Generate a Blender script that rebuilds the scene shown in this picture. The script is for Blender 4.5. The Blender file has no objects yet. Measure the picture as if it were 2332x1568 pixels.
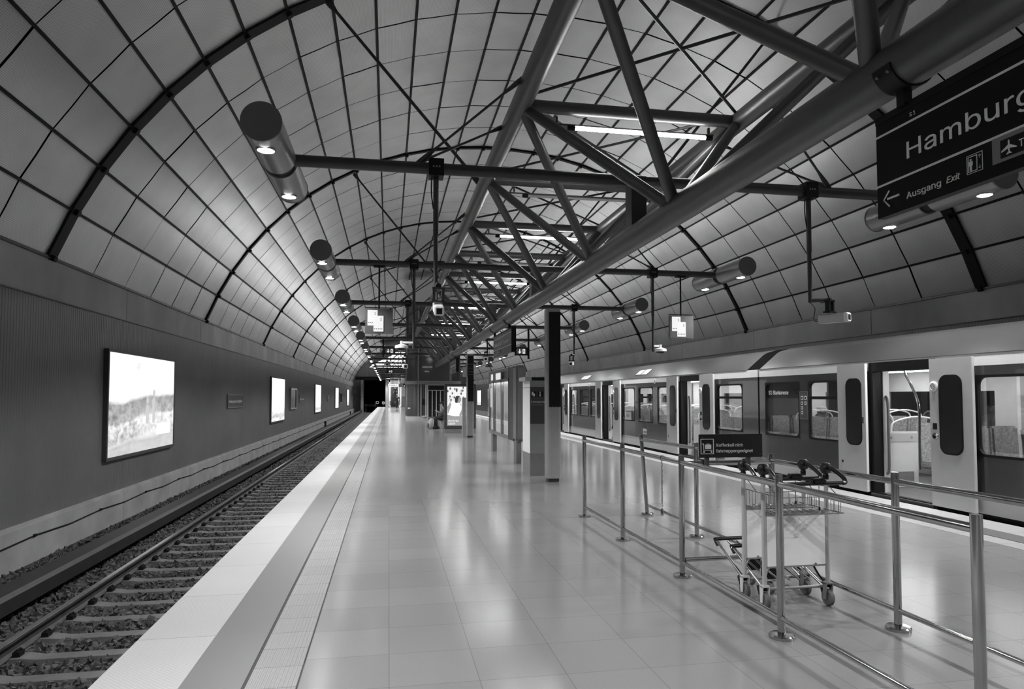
import bpy, bmesh, math, random
from mathutils import Vector, Matrix, Quaternion
random.seed(7)
PI = math.pi
C = bpy.context.scene.collection
SC = bpy.context.scene

# ---------------------------------------------------------------- camera, world, exposure
cam_d = bpy.data.cameras.new('camera')
cam_d.sensor_fit = 'HORIZONTAL'
cam_d.sensor_width = 36.0
cam_d.lens = 36.0 * 1540.0 / 2332.0
cam_d.shift_x = 0.0
cam_d.shift_y = 51.0 / 2332.0
cam_d.clip_start = 0.05
cam_d.clip_end = 400
cam = bpy.data.objects.new('camera', cam_d)
C.objects.link(cam)
cam.location = (0, 0, 1.6)
cam.rotation_euler = (math.radians(90 + 2.4912), 0, math.radians(-10.3313))
SC.camera = cam
w = bpy.data.worlds.new('world')
SC.world = w
w.use_nodes = True
w.node_tree.nodes['Background'].inputs[0].default_value = (1, 1, 1, 1)
w.node_tree.nodes['Background'].inputs[1].default_value = 0.004
SC.view_settings.view_transform = 'Standard'
SC.view_settings.look = 'None'
SC.view_settings.gamma = 1.0
SC.view_settings.exposure = 0.0
SC.cycles.max_bounces = 7; SC.cycles.diffuse_bounces = 4; SC.cycles.glossy_bounces = 4; SC.cycles.transparent_max_bounces = 12
DOWN_W, UP_W = 610.0, 31.0        # watts of each downlight / uplight in the tube lamps, the latter added for the vault

# ---------------------------------------------------------------- materials
def nodes_of(name):
    m = bpy.data.materials.new(name)
    m.use_nodes = True
    nt = m.node_tree
    return m, nt, nt.nodes['Principled BSDF']

def nd(nt, typ, **kw):
    n = nt.nodes.new(typ)
    for k, v in kw.items():
        setattr(n, k, v)
    return n

def mth(nt, op, a, b=None, c=None):
    n = nt.nodes.new('ShaderNodeMath')
    n.operation = op
    for i, x in enumerate((a, b, c)):
        if x is None:
            continue
        if isinstance(x, (int, float)):
            n.inputs[i].default_value = x
        else:
            nt.links.new(x, n.inputs[i])
    return n.outputs[0]

def ramp(nt, fac, stops):
    r = nt.nodes.new('ShaderNodeValToRGB')
    e = r.color_ramp.elements
    while len(e) < len(stops):
        e.new(0.5)
    for k, (p, g) in zip(e, stops):
        k.position = p
        k.color = (g, g, g, 1)
    nt.links.new(fac, r.inputs[0])
    return r.outputs[0]

def mat(name, g, rough=0.5, metal=0.0, var=0.12, scale=6.0, bump=0.0, bscale=60.0, spec=0.5, coat=0.0):
    m, nt, b = nodes_of(name)
    tc = nd(nt, 'ShaderNodeTexCoord')
    nz = nd(nt, 'ShaderNodeTexNoise')
    nz.inputs['Scale'].default_value = scale
    nz.inputs['Detail'].default_value = 4
    nt.links.new(tc.outputs['Object'], nz.inputs['Vector'])
    col = ramp(nt, nz.outputs[0], [(0.3, g * (1 - var)), (0.7, min(1, g * (1 + var)))])
    nt.links.new(col, b.inputs['Base Color'])
    b.inputs['Roughness'].default_value = rough
    b.inputs['Metallic'].default_value = metal
    b.inputs['Specular IOR Level'].default_value = spec
    b.inputs['Coat Weight'].default_value = coat
    if bump > 0:
        n2 = nd(nt, 'ShaderNodeTexNoise')
        n2.inputs['Scale'].default_value = bscale
        nt.links.new(tc.outputs['Object'], n2.inputs['Vector'])
        bp = nd(nt, 'ShaderNodeBump')
        bp.inputs['Strength'].default_value = bump
        nt.links.new(n2.outputs[0], bp.inputs['Height'])
        nt.links.new(bp.outputs[0], b.inputs['Normal'])
    return m

def emis(name, g, strength):
    m, nt, b = nodes_of(name)
    b.inputs['Base Color'].default_value = (.05, .05, .05, 1)
    b.inputs['Emission Color'].default_value = (g, g, g, 1)
    b.inputs['Emission Strength'].default_value = strength
    return m

def glass(name, tint, refl=1.0, rough=0.02):
    m = bpy.data.materials.new(name)
    m.use_nodes = True
    nt = m.node_tree
    nt.nodes.clear()
    out = nd(nt, 'ShaderNodeOutputMaterial')
    t = nd(nt, 'ShaderNodeBsdfTransparent')
    t.inputs[0].default_value = (tint, tint, tint, 1)
    g = nd(nt, 'ShaderNodeBsdfGlossy')
    g.inputs['Roughness'].default_value = rough
    f = nd(nt, 'ShaderNodeFresnel')
    f.inputs[0].default_value = 1.5
    mx = nd(nt, 'ShaderNodeMixShader')
    fac = mth(nt, 'MULTIPLY', f.outputs[0], refl)
    nt.links.new(fac, mx.inputs[0])
    nt.links.new(t.outputs[0], mx.inputs[1])
    nt.links.new(g.outputs[0], mx.inputs[2])
    nt.links.new(mx.outputs[0], out.inputs[0])
    return m

M = {}
M['truss'] = mat('truss_paint', 0.09, 0.38, 0.25, 0.06)
M['arm'] = mat('arm_paint', 0.035, 0.42, 0.1, 0.1)
M['black'] = mat('black_paint', 0.006, 0.5, 0, 0.1, spec=0.25)
M['rib'] = mat('rib_steel', 0.008, 0.6, 0, 0.2, spec=0.2)
M['shell'] = mat('lamp_shell', 0.26, 0.33, 0.45, 0.05)
M['cap'] = mat('lamp_cap', 0.11, 0.5, 0.0, 0.05)
M['steel'] = mat('brushed_steel', 0.5, 0.13, 1.0, 0.08)
M['concrete'] = mat('concrete', 0.27, 0.75, 0, 0.22, 1.3, 0.1)
M['plinth'] = mat('concrete_plinth', 0.24, 0.8, 0, 0.2, 1.7, 0.1)
M['sleeper'] = mat('sleeper_concrete', 0.075, 0.85, 0, 0.25, 5, 0.3, 30)
M['stone'] = mat('ballast_stone', 0.036, 0.8, 0, 0.75, 9, 0.2, 40)
M['ground'] = mat('dusty_ground', 0.025, 0.9, 0, 0.5, 8, 0.8, 20)
M['rust'] = mat('rail_side', 0.05, 0.6, 0.3, 0.3)
M['railtop'] = mat('rail_head', 0.42, 0.25, 0.9, 0.1)
M['cover'] = mat('power_rail_cover', 0.014, 0.55, 0, 0.3)
M['grey'] = mat('grey_paint', 0.2, 0.4, 0, 0.06)
M['lgrey'] = mat('light_grey_paint', 0.5, 0.35, 0, 0.04)
M['white'] = mat('white_paint', 0.85, 0.4, 0, 0.03)
M['dgrey'] = mat('dark_grey_paint', 0.06, 0.4, 0, 0.08)
M['signblack'] = mat('sign_face', 0.014, 0.35, 0, 0.1)
M['signnavy'] = mat('sign_face_grey', 0.06, 0.4, 0, 0.06)
M['letter'] = mat('sign_letter', 0.8, 0.5, 0, 0.02)
M['rubber'] = mat('rubber', 0.09, 0.6, 0, 0.15)
M['plastic'] = mat('black_plastic', 0.006, 0.25, 0, 0.1)
M['trainlight'] = mat('train_light_paint', 0.58, 0.28, 0.0, 0.03, coat=0.3)
M['trainband'] = mat('train_white_band', 0.85, 0.3, 0.0, 0.03)
M['traindark'] = mat('train_dark_paint', 0.055, 0.2, 0.0, 0.03, coat=0.5)
M['trainroof'] = mat('train_roof_paint', 0.028, 0.28, 0.0, 0.05, spec=0.12)
M['seat'] = mat('seat_moquette', 0.32, 0.9, 0, 0.4, 28)
M['interior'] = mat('interior_panel', 0.7, 0.5, 0, 0.03)
M['glass'] = glass('window_glass', 0.62, 0.25)
M['tglass'] = mat('tower_glass', 0.10, 0.12, 0, 0.05); M['tglass'].node_tree.nodes['Principled BSDF'].inputs['Alpha'].default_value = 0.72
M['doorglass'] = mat('dark_door_glass', 0.02, 0.12, 0, 0.1)
M['lens'] = emis('lamp_lens', 1.0, 30)
M['tube'] = emis('fluorescent_tube', 1.0, 60)
M['filllens'] = mat('fill_strip_lens', 0.7, 0.3, 0, 0.02)
M['offtube'] = mat('unlit_tube', 0.5, 0.3, 0, 0.02)
M['light'] = emis('light_panel', 1.0, 1.5)
M['trainlamp'] = emis('train_lamp', 1.0, 20)
M['led'] = emis('display_letters', 1.0, .75)
M['panelwhite'] = emis('white_sign_panel', 1.0, .8)
M['alu'] = mat('satin_aluminium', 0.6, 0.4, 0.6, 0.05)
M['daylight'] = emis('daylight_glazing', 1.0, 2.2)
M['noticegrey'] = mat('notice_grey', 0.09, 0.4, 0, 0.05)
M['skin'] = mat('skin', 0.38, 0.6, 0, 0.06)
M['cloth'] = mat('dark_cloth', 0.025, 0.9, 0, 0.2)
M['cloth2'] = mat('grey_cloth', 0.14, 0.9, 0, 0.2)
M['cloth3'] = mat('light_cloth', 0.45, 0.9, 0, 0.1)
M['hair'] = mat('dark_hair', 0.02, 0.7, 0, 0.2)

def ceiling_mat():
    m, nt, b = nodes_of('perforated_panel')
    uv = nd(nt, 'ShaderNodeUVMap')
    sp = nd(nt, 'ShaderNodeSeparateXYZ')
    nt.links.new(uv.outputs[0], sp.inputs[0])
    p = 1 / 0.028
    fx = mth(nt, 'SUBTRACT', mth(nt, 'FRACT', mth(nt, 'MULTIPLY', sp.outputs[0], p)), 0.5)
    fy = mth(nt, 'SUBTRACT', mth(nt, 'FRACT', mth(nt, 'MULTIPLY', sp.outputs[1], p)), 0.5)
    d = mth(nt, 'SQRT', mth(nt, 'ADD', mth(nt, 'MULTIPLY', fx, fx), mth(nt, 'MULTIPLY', fy, fy)))
    hole = ramp(nt, d, [(0.20, 0.52), (0.30, 1.0)])
    nz = nd(nt, 'ShaderNodeTexNoise')
    nz.inputs['Scale'].default_value = 1.1
    nt.links.new(uv.outputs[0], nz.inputs['Vector'])
    base = ramp(nt, nz.outputs[0], [(0.3, 0.54), (0.7, 0.62)])
    mx = nd(nt, 'ShaderNodeMix', data_type='RGBA', blend_type='MULTIPLY')
    mx.inputs['Factor'].default_value = 1.0
    nt.links.new(base, mx.inputs['A'])
    nt.links.new(hole, mx.inputs['B'])
    nt.links.new(mx.outputs['Result'], b.inputs['Base Color'])
    b.inputs['Metallic'].default_value = 0.6
    b.inputs['Roughness'].default_value = 0.42
    return m
M['panel'] = ceiling_mat()

def cellnoise(nt, x, y):
    cb = nd(nt, 'ShaderNodeCombineXYZ')
    nt.links.new(x, cb.inputs[0])
    nt.links.new(y, cb.inputs[1])
    wn = nd(nt, 'ShaderNodeTexWhiteNoise', noise_dimensions='2D')
    nt.links.new(cb.outputs[0], wn.inputs[0])
    return wn.outputs[0]

def tile_mat(name, g, x0, px, y0, py, var, grout, rough, gw=0.006, speck=0.12):
    m, nt, b = nodes_of(name)
    tc = nd(nt, 'ShaderNodeTexCoord')
    sp = nd(nt, 'ShaderNodeSeparateXYZ')
    nt.links.new(tc.outputs['Object'], sp.inputs[0])
    u = mth(nt, 'DIVIDE', mth(nt, 'SUBTRACT', sp.outputs[0], x0), px)
    v = mth(nt, 'DIVIDE', mth(nt, 'SUBTRACT', sp.outputs[1], y0), py)
    cn = cellnoise(nt, mth(nt, 'FLOOR', u), mth(nt, 'FLOOR', v))
    du = mth(nt, 'MULTIPLY', mth(nt, 'ABSOLUTE', mth(nt, 'SUBTRACT', mth(nt, 'FRACT', mth(nt, 'ADD', u, 0.5)), 0.5)), px)
    dv = mth(nt, 'MULTIPLY', mth(nt, 'ABSOLUTE', mth(nt, 'SUBTRACT', mth(nt, 'FRACT', mth(nt, 'ADD', v, 0.5)), 0.5)), py)
    dd = mth(nt, 'MINIMUM', du, dv)
    gr = ramp(nt, mth(nt, 'DIVIDE', dd, gw), [(0.3, grout), (0.6, 1.0)])
    nz = nd(nt, 'ShaderNodeTexNoise')
    nz.inputs['Scale'].default_value = 55
    nz.inputs['Detail'].default_value = 6
    nt.links.new(tc.outputs['Object'], nz.inputs['Vector'])
    n2 = nd(nt, 'ShaderNodeTexNoise')
    n2.inputs['Scale'].default_value = 0.9
    n2.inputs['Detail'].default_value = 5
    nt.links.new(tc.outputs['Object'], n2.inputs['Vector'])
    f = mth(nt, 'ADD', 1 - var / 2, mth(nt, 'MULTIPLY', cn, var))
    f = mth(nt, 'MULTIPLY', f, mth(nt, 'ADD', 1 - speck / 2, mth(nt, 'MULTIPLY', nz.outputs[0], speck)))
    f = mth(nt, 'MULTIPLY', f, mth(nt, 'ADD', 0.9, mth(nt, 'MULTIPLY', n2.outputs[0], 0.2)))
    f = mth(nt, 'MULTIPLY', f, g)
    f = mth(nt, 'MULTIPLY', f, gr)
    cb = nd(nt, 'ShaderNodeCombineColor')
    for i in range(3):
        nt.links.new(f, cb.inputs[i])
    nt.links.new(cb.outputs[0], b.inputs['Base Color'])
    b.inputs['Roughness'].default_value = rough
    return m, nt, b, sp
M['floor'] = tile_mat('polished_stone_tiles', 0.225, 0.015, 0.505, 0.44, 0.488, 0.09, 0.70, 0.17)[0]
M['stripgrey'] = tile_mat('grey_strip_tiles', 0.10, 0, 9.1, 0.98, 0.976, 0.06, 0.85, 0.45)[0]
def ridged(name, g, y0, py, axis_period, depth_g, both):
    m, nt, b, sp = tile_mat(name, g, 0, 9.3, y0, py, 0.08, 0.5, 0.5, 0.008)
    w1 = mth(nt, 'SINE', mth(nt, 'MULTIPLY', sp.outputs[0], 2 * PI / axis_period))
    h = w1
    if both:
        w2 = mth(nt, 'SINE', mth(nt, 'MULTIPLY', sp.outputs[1], 2 * PI / axis_period))
        h = mth(nt, 'MULTIPLY', w1, w2)
    bp = nd(nt, 'ShaderNodeBump')
    bp.inputs['Strength'].default_value = depth_g
    bp.inputs['Distance'].default_value = 0.006
    nt.links.new(h, bp.inputs['Height'])
    nt.links.new(bp.outputs[0], b.inputs['Normal'])
    return m
M['edge'] = ridged('white_edge_slab', 0.31, 0.98, 0.976, 0.03, 0.2, True)
M['tactile'] = ridged('tactile_slab', 0.27, 0.96, 0.3, 0.024, 0.55, False)

def poster_mat(name, kind, strength=1.0):
    """printed picture lit from behind: object coordinates run along the wall (y) and up (z)"""
    m, nt, b = nodes_of(name)
    tc = nd(nt, 'ShaderNodeTexCoord')
    sp = nd(nt, 'ShaderNodeSeparateXYZ')
    nt.links.new(tc.outputs['Generated'], sp.inputs[0])
    y, z = sp.outputs[1], sp.outputs[2]
    nz = nd(nt, 'ShaderNodeTexNoise')
    nz.inputs['Scale'].default_value = 2.2
    nz.inputs['Detail'].default_value = 3
    nt.links.new(tc.outputs['Generated'], nz.inputs['Vector'])
    mp = nd(nt, 'ShaderNodeMapping')
    mp.inputs['Scale'].default_value = (1, 6, 5) if kind == 0 else (1, 5, 9)
    nt.links.new(tc.outputs['Generated'], mp.inputs['Vector'])
    n2 = nd(nt, 'ShaderNodeTexNoise')
    n2.inputs['Scale'].default_value = 2.5
    n2.inputs['Detail'].default_value = 9
    n2.inputs['Roughness'].default_value = 0.68
    nt.links.new(mp.outputs[0], n2.inputs['Vector'])
    edge = mth(nt, 'ADD', z, mth(nt, 'MULTIPLY', mth(nt, 'SUBTRACT', nz.outputs[0], 0.5), 0.18))
    if kind == 0:     # pale sky, wooded hills, sunny meadow
        edge = mth(nt, 'ADD', edge, mth(nt, 'MULTIPLY', y, -0.10))
        base = ramp(nt, edge, [(0.03, 0.62), (0.06, 0.55), (0.10, 0.8), (0.30, 0.95), (0.34, 0.55), (0.50, 0.42), (0.53, 0.9)])
        tex = ramp(nt, n2.outputs[0], [(0.36, 0.35), (0.58, 1.0)])
        k = mth(nt, 'MULTIPLY', ramp(nt, edge, [(0.08, 0.3), (0.12, 1.0), (0.5, 1.0), (0.54, 0.0)]), ramp(nt, y, [(0.3, 1.0), (0.5, 0.55), (0.8, 0.8)]))
    else:
        base = ramp(nt, edge, [(0.06, 0.75), (0.1, 0.5), (0.3, 0.95), (0.62, 1.0)])
        tex = ramp(nt, n2.outputs[0], [(0.36, 0.35), (0.5, 1.0)])
        k = ramp(nt, edge, [(0.1, 0.9), (0.8, 0.35)])
    mx = nd(nt, 'ShaderNodeMix', data_type='RGBA', blend_type='MULTIPLY')
    nt.links.new(k, mx.inputs['Factor'])
    nt.links.new(base, mx.inputs['A'])
    nt.links.new(tex, mx.inputs['B'])
    b.inputs['Base Color'].default_value = (0.05, 0.05, 0.05, 1)
    b.inputs['Roughness'].default_value = 0.3
    nt.links.new(mx.outputs['Result'], b.inputs['Emission Color'])
    b.inputs['Emission Strength'].default_value = strength
    return m
M['landscape'] = poster_mat('landscape_picture', 0, 1.1)
M['pale'] = emis('pale_print', .62, 1.0)
M['adpale'] = emis('faint_print', .72, 1.0)
M['picture'] = poster_mat('backlit_picture', 1, 1.35)

# ---------------------------------------------------------------- mesh helpers
BASE = {}
CH = {}

class MB:
    def __init__(self):
        self.v = []; self.f = []
    def quad(self, *p):
        n = len(self.v); self.v += [tuple(q) for q in p]; self.f.append(tuple(range(n, n + len(p)))); return self
    def box(self, x0, x1, y0, y1, z0, z1):
        n = len(self.v)
        self.v += [(x0, y0, z0), (x1, y0, z0), (x1, y1, z0), (x0, y1, z0), (x0, y0, z1), (x1, y0, z1), (x1, y1, z1), (x0, y1, z1)]
        self.f += [tuple(n + i for i in q) for q in ((0, 3, 2, 1), (4, 5, 6, 7), (0, 1, 5, 4), (1, 2, 6, 5), (2, 3, 7, 6), (3, 0, 4, 7))]
        return self
    def obox(self, c, ax, ay, az):
        c, ax, ay, az = map(Vector, (c, ax, ay, az))
        n = len(self.v)
        for s in ((-1, -1, -1), (1, -1, -1), (1, 1, -1), (-1, 1, -1), (-1, -1, 1), (1, -1, 1), (1, 1, 1), (-1, 1, 1)):
            self.v.append(tuple(c + ax * s[0] + ay * s[1] + az * s[2]))
        self.f += [tuple(n + i for i in q) for q in ((0, 3, 2, 1), (4, 5, 6, 7), (0, 1, 5, 4), (1, 2, 6, 5), (2, 3, 7, 6), (3, 0, 4, 7))]
        return self
    def bar(self, p0, p1, wid, hgt, up=(0, 0, 1)):
        p0, p1, up = Vector(p0), Vector(p1), Vector(up)
        d = (p1 - p0); l = d.length; d.normalize()
        s = d.cross(up)
        if s.length < 1e-5:
            s = d.cross(Vector((1, 0, 0)))
        s.normalize(); u = s.cross(d)
        return self.obox((p0 + p1) / 2, d * l / 2, s * wid / 2, u * hgt / 2)
    def path(self, pts, r, n=10, closed=False, r1=None):
        pts = [Vector(p) for p in pts]
        k = len(pts)
        rings = []
        prev = None
        for i, p in enumerate(pts):
            if closed:
                t = (pts[(i + 1) % k] - pts[i - 1]).normalized()
            elif i == 0:
                t = (pts[1] - p).normalized()
            elif i == k - 1:
                t = (p - pts[-2]).normalized()
            else:
                t = ((pts[i + 1] - p).normalized() + (p - pts[i - 1]).normalized()).normalized()
            if prev is None:
                a = Vector((0, 0, 1)) if abs(t.z) < 0.9 else Vector((1, 0, 0))
                a = (a - t * a.dot(t)).normalized()
            else:
                a = (prev - t * prev.dot(t)).normalized()
            prev = a
            b = t.cross(a)
            rr = r if r1 is None else r + (r1 - r) * i / max(1, k - 1)
            base = len(self.v)
            for j in range(n):
                th = 2 * PI * j / n
                self.v.append(tuple(p + a * math.cos(th) * rr + b * math.sin(th) * rr))
            rings.append(base)
        m = k if closed else k - 1
        for i in range(m):
            A, B = rings[i], rings[(i + 1) % k]
            for j in range(n):
                self.f.append((A + j, A + (j + 1) % n, B + (j + 1) % n, B + j))
        if not closed:
            self.f.append(tuple(rings[0] + j for j in reversed(range(n))))
            self.f.append(tuple(rings[-1] + j for j in range(n)))
        return self
    def smooth_path(self, pts, r, n=10, k=5):
        P = [Vector(p) for p in pts]; out = []
        for i in range(len(P) - 1):
            a, b, c, d = P[max(0, i - 1)], P[i], P[i + 1], P[min(len(P) - 1, i + 2)]
            for j in range(k):
                t = j / k
                out.append(0.5 * ((2 * b) + (c - a) * t + (2 * a - 5 * b + 4 * c - d) * t * t + (3 * b - a - 3 * c + d) * t ** 3))
        return self.path(out + [P[-1]], r, n)
    def tube(self, p0, p1, r, n=14, r1=None):
        return self.path([p0, p1], r, n, r1=r1)
    def lathe(self, c, prof, n=24, axis=(0, 0, 1)):
        c, ax = Vector(c), Vector(axis).normalized()
        a = Vector((1, 0, 0)) if abs(ax.x) < 0.9 else Vector((0, 1, 0))
        a = (a - ax * a.dot(ax)).normalized(); b = ax.cross(a)
        rings = []
        for r, h in prof:
            base = len(self.v)
            for j in range(n):
                th = 2 * PI * j / n
                self.v.append(tuple(c + ax * h + (a * math.cos(th) + b * math.sin(th)) * max(r, 1e-4)))
            rings.append(base)
        for A, B in zip(rings, rings[1:]):
            for j in range(n):
                self.f.append((A + j, A + (j + 1) % n, B + (j + 1) % n, B + j))
        self.f.append(tuple(rings[0] + j for j in reversed(range(n))))
        self.f.append(tuple(rings[-1] + j for j in range(n)))
        return self
    def prism(self, poly, fn, a, b):
        """poly: 2-D outline, fn(u, v, t) -> point, extruded from t=a to t=b"""
        n = len(self.v); k = len(poly)
        self.v += [tuple(fn(u, v, a)) for u, v in poly] + [tuple(fn(u, v, b)) for u, v in poly]
        self.f.append(tuple(range(n + k - 1, n - 1, -1)))
        self.f.append(tuple(range(n + k, n + 2 * k)))
        for i in range(k):
            j = (i + 1) % k
            self.f.append((n + i, n + j, n + k + j, n + k + i))
        return self
    def ring(self, outer, inner, fn, a, b):
        n = len(self.v); k = len(outer)
        for t in (a, b):
            self.v += [tuple(fn(u, v, t)) for u, v in outer] + [tuple(fn(u, v, t)) for u, v in inner]
        o0, i0, o1, i1 = n, n + k, n + 2 * k, n + 3 * k
        for i in range(k):
            j = (i + 1) % k
            self.f += [(o0 + j, o0 + i, i0 + i, i0 + j), (o1 + i, o1 + j, i1 + j, i1 + i),
                       (o0 + i, o0 + j, o1 + j, o1 + i), (i0 + j, i0 + i, i1 + i, i1 + j)]
        return self
    def build(self, name, m, parent=None, smooth=False, fix=True, bevel=0.0):
        off = BASE.get(parent.name, Vector((0, 0, 0))) if parent else Vector((0, 0, 0))
        me = bpy.data.meshes.new(name)
        me.from_pydata([(x - off.x, y - off.y, z - off.z) for x, y, z in self.v], [], self.f)
        if fix or bevel:
            bm = bmesh.new(); bm.from_mesh(me)
            if bevel:
                es = [e for e in bm.edges if len(e.link_faces) == 2 and e.calc_face_angle(0) > 0.6]
                bmesh.ops.bevel(bm, geom=es, offset=bevel, segments=2, affect='EDGES', clamp_overlap=True)
            bmesh.ops.recalc_face_normals(bm, faces=bm.faces)
            bm.to_mesh(me); bm.free()
        me.materials.append(m if not isinstance(m, str) else M[m])
        if smooth:
            for p in me.polygons:
                p.use_smooth = True
            me.set_sharp_from_angle(angle=math.radians(35))
        o = bpy.data.objects.new(name, me)
        C.objects.link(o)
        if parent:
            o.parent = parent
            BASE[o.name] = off
            CH.setdefault(parent.name, []).append(o)
        return o

def rrect(u0, u1, v0, v1, r, k=5):
    out = []
    for cu, cv, a0 in ((u1 - r, v1 - r, 0), (u0 + r, v1 - r, 90), (u0 + r, v0 + r, 180), (u1 - r, v0 + r, 270)):
        for i in range(k):
            a = math.radians(a0 + 90 * i / (k - 1))
            out.append((cu + r * math.cos(a), cv + r * math.sin(a)))
    return out
FX = lambda u, v, t: (t, u, v)        # outline in y,z  extruded along x
FY = lambda u, v, t: (u, t, v)        # outline in x,z  extruded along y
FZ = lambda u, v, t: (u, v, t)

def thing(name, loc, label, cat, group=None):
    o = bpy.data.objects.new(name, None)
    o.empty_display_size = 0.1
    C.objects.link(o)
    o.location = loc
    BASE[o.name] = Vector(loc)
    return tag(o, label, cat, group)

def tag(o, label, cat, group=None, kind=None):
    o['label'] = label; o['category'] = cat
    if group: o['group'] = group
    if kind: o['kind'] = kind
    return o

def struct(o, label=None):
    o['kind'] = 'structure'
    if label:
        o['label'] = label
    return o

def copy_tree(o, loc=None, parent=None, label=None):
    c = o.copy()
    C.objects.link(c)
    if parent is not None:
        c.parent = parent
        CH.setdefault(parent.name, []).append(c)
    if loc is not None:
        c.location = loc
    if label:
        c['label'] = label
    for ch in [k for k in KIDS(o)]:
        copy_tree(ch, parent=c)
    return c
def KIDS(o):
    return list(CH.get(o.name, []))

ORD = ['first', 'second', 'third', 'fourth', 'fifth', 'sixth', 'seventh', 'eighth', 'ninth', 'tenth', 'eleventh', 'twelfth', 'thirteenth', 'fourteenth', 'fifteenth', 'sixteenth', 'seventeenth', 'eighteenth', 'nineteenth', 'twentieth']

try:        # the sans serif that ships with Blender; its built-in face otherwise
    FONT = bpy.data.fonts.load(bpy.utils.system_resource('DATAFILES') + '/fonts/Inter.woff2')
except Exception:
    FONT = None
def text(body, size, org, xd, yd, m, parent, name='lettering', depth=0.002, shear=0.0, align='LEFT', bold=0.0, squeeze=1.0, width=None):
    cu = bpy.data.curves.new('t', 'FONT')
    cu.body = body; cu.size = size; cu.align_x = align; cu.shear = shear; cu.extrude = depth; cu.offset = bold
    cu.resolution_u = 3
    if FONT: cu.font = FONT
    t = bpy.data.objects.new('t', cu)
    C.objects.link(t)
    bpy.context.view_layer.update()
    me = bpy.data.meshes.new_from_object(t.evaluated_get(bpy.context.evaluated_depsgraph_get()))
    bpy.data.objects.remove(t); bpy.data.curves.remove(cu)
    if width:
        xs = [v.co.x for v in me.vertices]; squeeze = width / (max(xs) - min(xs))
    xd, yd = Vector(xd).normalized(), Vector(yd).normalized()
    zd = xd.cross(yd)
    off = BASE.get(parent.name, Vector((0, 0, 0)))
    T = Matrix((( xd.x, yd.x, zd.x, org[0] - off.x), (xd.y, yd.y, zd.y, org[1] - off.y), (xd.z, yd.z, zd.z, org[2] - off.z), (0, 0, 0, 1)))
    me.transform(T @ Matrix.Diagonal((squeeze, 1, 1, 1)))
    me.materials.clear(); me.materials.append(M[m] if isinstance(m, str) else m)
    me.name = name
    o = bpy.data.objects.new(name, me)
    C.objects.link(o); o.parent = parent; BASE[o.name] = off
    CH.setdefault(parent.name, []).append(o)
    return o

# ---------------------------------------------------------------- light helpers
def lamp_light(kind, name, loc, energy, parent, size=0.06, spot=120, blend=0.7, rot=(0, 0, 0), sy=None):
    d = bpy.data.lights.new(name, kind)
    d.energy = energy
    if kind == 'SPOT':
        d.spot_size = math.radians(spot); d.spot_blend = blend; d.shadow_soft_size = size
    elif kind == 'AREA':
        d.shape = 'RECTANGLE'; d.size = size; d.size_y = sy or size
    else:
        d.shadow_soft_size = size
    o = bpy.data.objects.new(name, d)
    C.objects.link(o)
    off = BASE.get(parent.name, Vector((0, 0, 0))) if parent else Vector((0, 0, 0))
    o.location = Vector(loc) - off
    o.rotation_euler = rot
    if parent:
        o.parent = parent
        CH.setdefault(parent.name, []).append(o)
    return o

# ================================================================ SETTING
Y0, Y1 = -14.0, 118.0
XL, XR = -5.84, 13.09
# vault profile (superellipse), walked in equal chords
VCX, VA, VB, VN = 3.63, 10.16, 10.3, 2.1
def vz(x):
    t = min(1.0, abs(x - VCX) / VA)
    return VB * (1 - t ** VN) ** (1 / VN)
def vault_points(n, ):
    xs = [VCX + 9.46 * -math.cos(PI * i / 4000) for i in range(4001)]
    P = [(x, vz(x)) for x in xs]
    L = [0]
    for a, b in zip(P, P[1:]):
        L.append(L[-1] + math.hypot(b[0] - a[0], b[1] - a[1]))
    out = []; j = 0
    for i in range(n + 1):
        s = L[-1] * i / n
        while j < len(L) - 2 and L[j + 1] < s:
            j += 1
        f = (s - L[j]) / max(1e-9, L[j + 1] - L[j])
        out.append((P[j][0] + (P[j + 1][0] - P[j][0]) * f, P[j][1] + (P[j + 1][1] - P[j][1]) * f))
    return out, L[-1]
NP = 27
VP, VL = vault_points(NP)
BAY = 10.15; RIB0 = 12.93
def vnormal(i):
    a = VP[max(0, i - 1)]; b = VP[min(NP, i + 1)]
    d = Vector((b[0] - a[0], b[1] - a[1])).normalized()
    return Vector((d.y, -d.x))          # pointing into the hall
# panels
rib_ys = [RIB0 + BAY * k for k in range(-3, 11)]
me_v, me_f, me_uv = [], [], []
rnd = random.Random(3)
for k, ry in enumerate(rib_ys):
    step = (BAY - 0.2) / 6
    for q in range(6):
        ya = ry + 0.1 + q * step + 0.021; yb = ry + 0.1 + (q + 1) * step - 0.021
        if ya > Y1 or yb < Y0:
            continue
        for i in range(NP):
            (xa, za), (xb, zb) = VP[i], VP[i + 1]
            L = math.hypot(xb - xa, zb - za); tx, tz = (xb - xa) / L, (zb - za) / L
            g = 0.022
            nx, nz = tz, -tx
            ja, jb = (rnd.random() - 0.5) * 0.012, (rnd.random() - 0.5) * 0.012
            n = len(me_v)
            # each panel bellies a few millimetres: a 2 x 2 grid of facets
            us = [g, L / 2, L - g]; vs = [ya, (ya + yb) / 2, yb]
            sag = -0.012
            for b_ in range(3):
                for a_ in range(3):
                    o = (ja if b_ == 0 else jb) + (sag if (a_ == 1 and b_ == 1) else sag * 0.5 if (a_ == 1 or b_ == 1) else 0)
                    me_v.append((xa + tx * us[a_] - nx * o, vs[b_], za + tz * us[a_] - nz * o))
                    me_uv.append((VL * i / NP + us[a_], vs[b_]))
            for b_ in range(2):
                for a_ in range(2):
                    me_f.append((n + b_ * 3 + a_, n + b_ * 3 + a_ + 1, n + b_ * 3 + a_ + 4, n + b_ * 3 + a_ + 3))
me = bpy.data.meshes.new('ceiling')
me.from_pydata(me_v, [], me_f)
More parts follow.
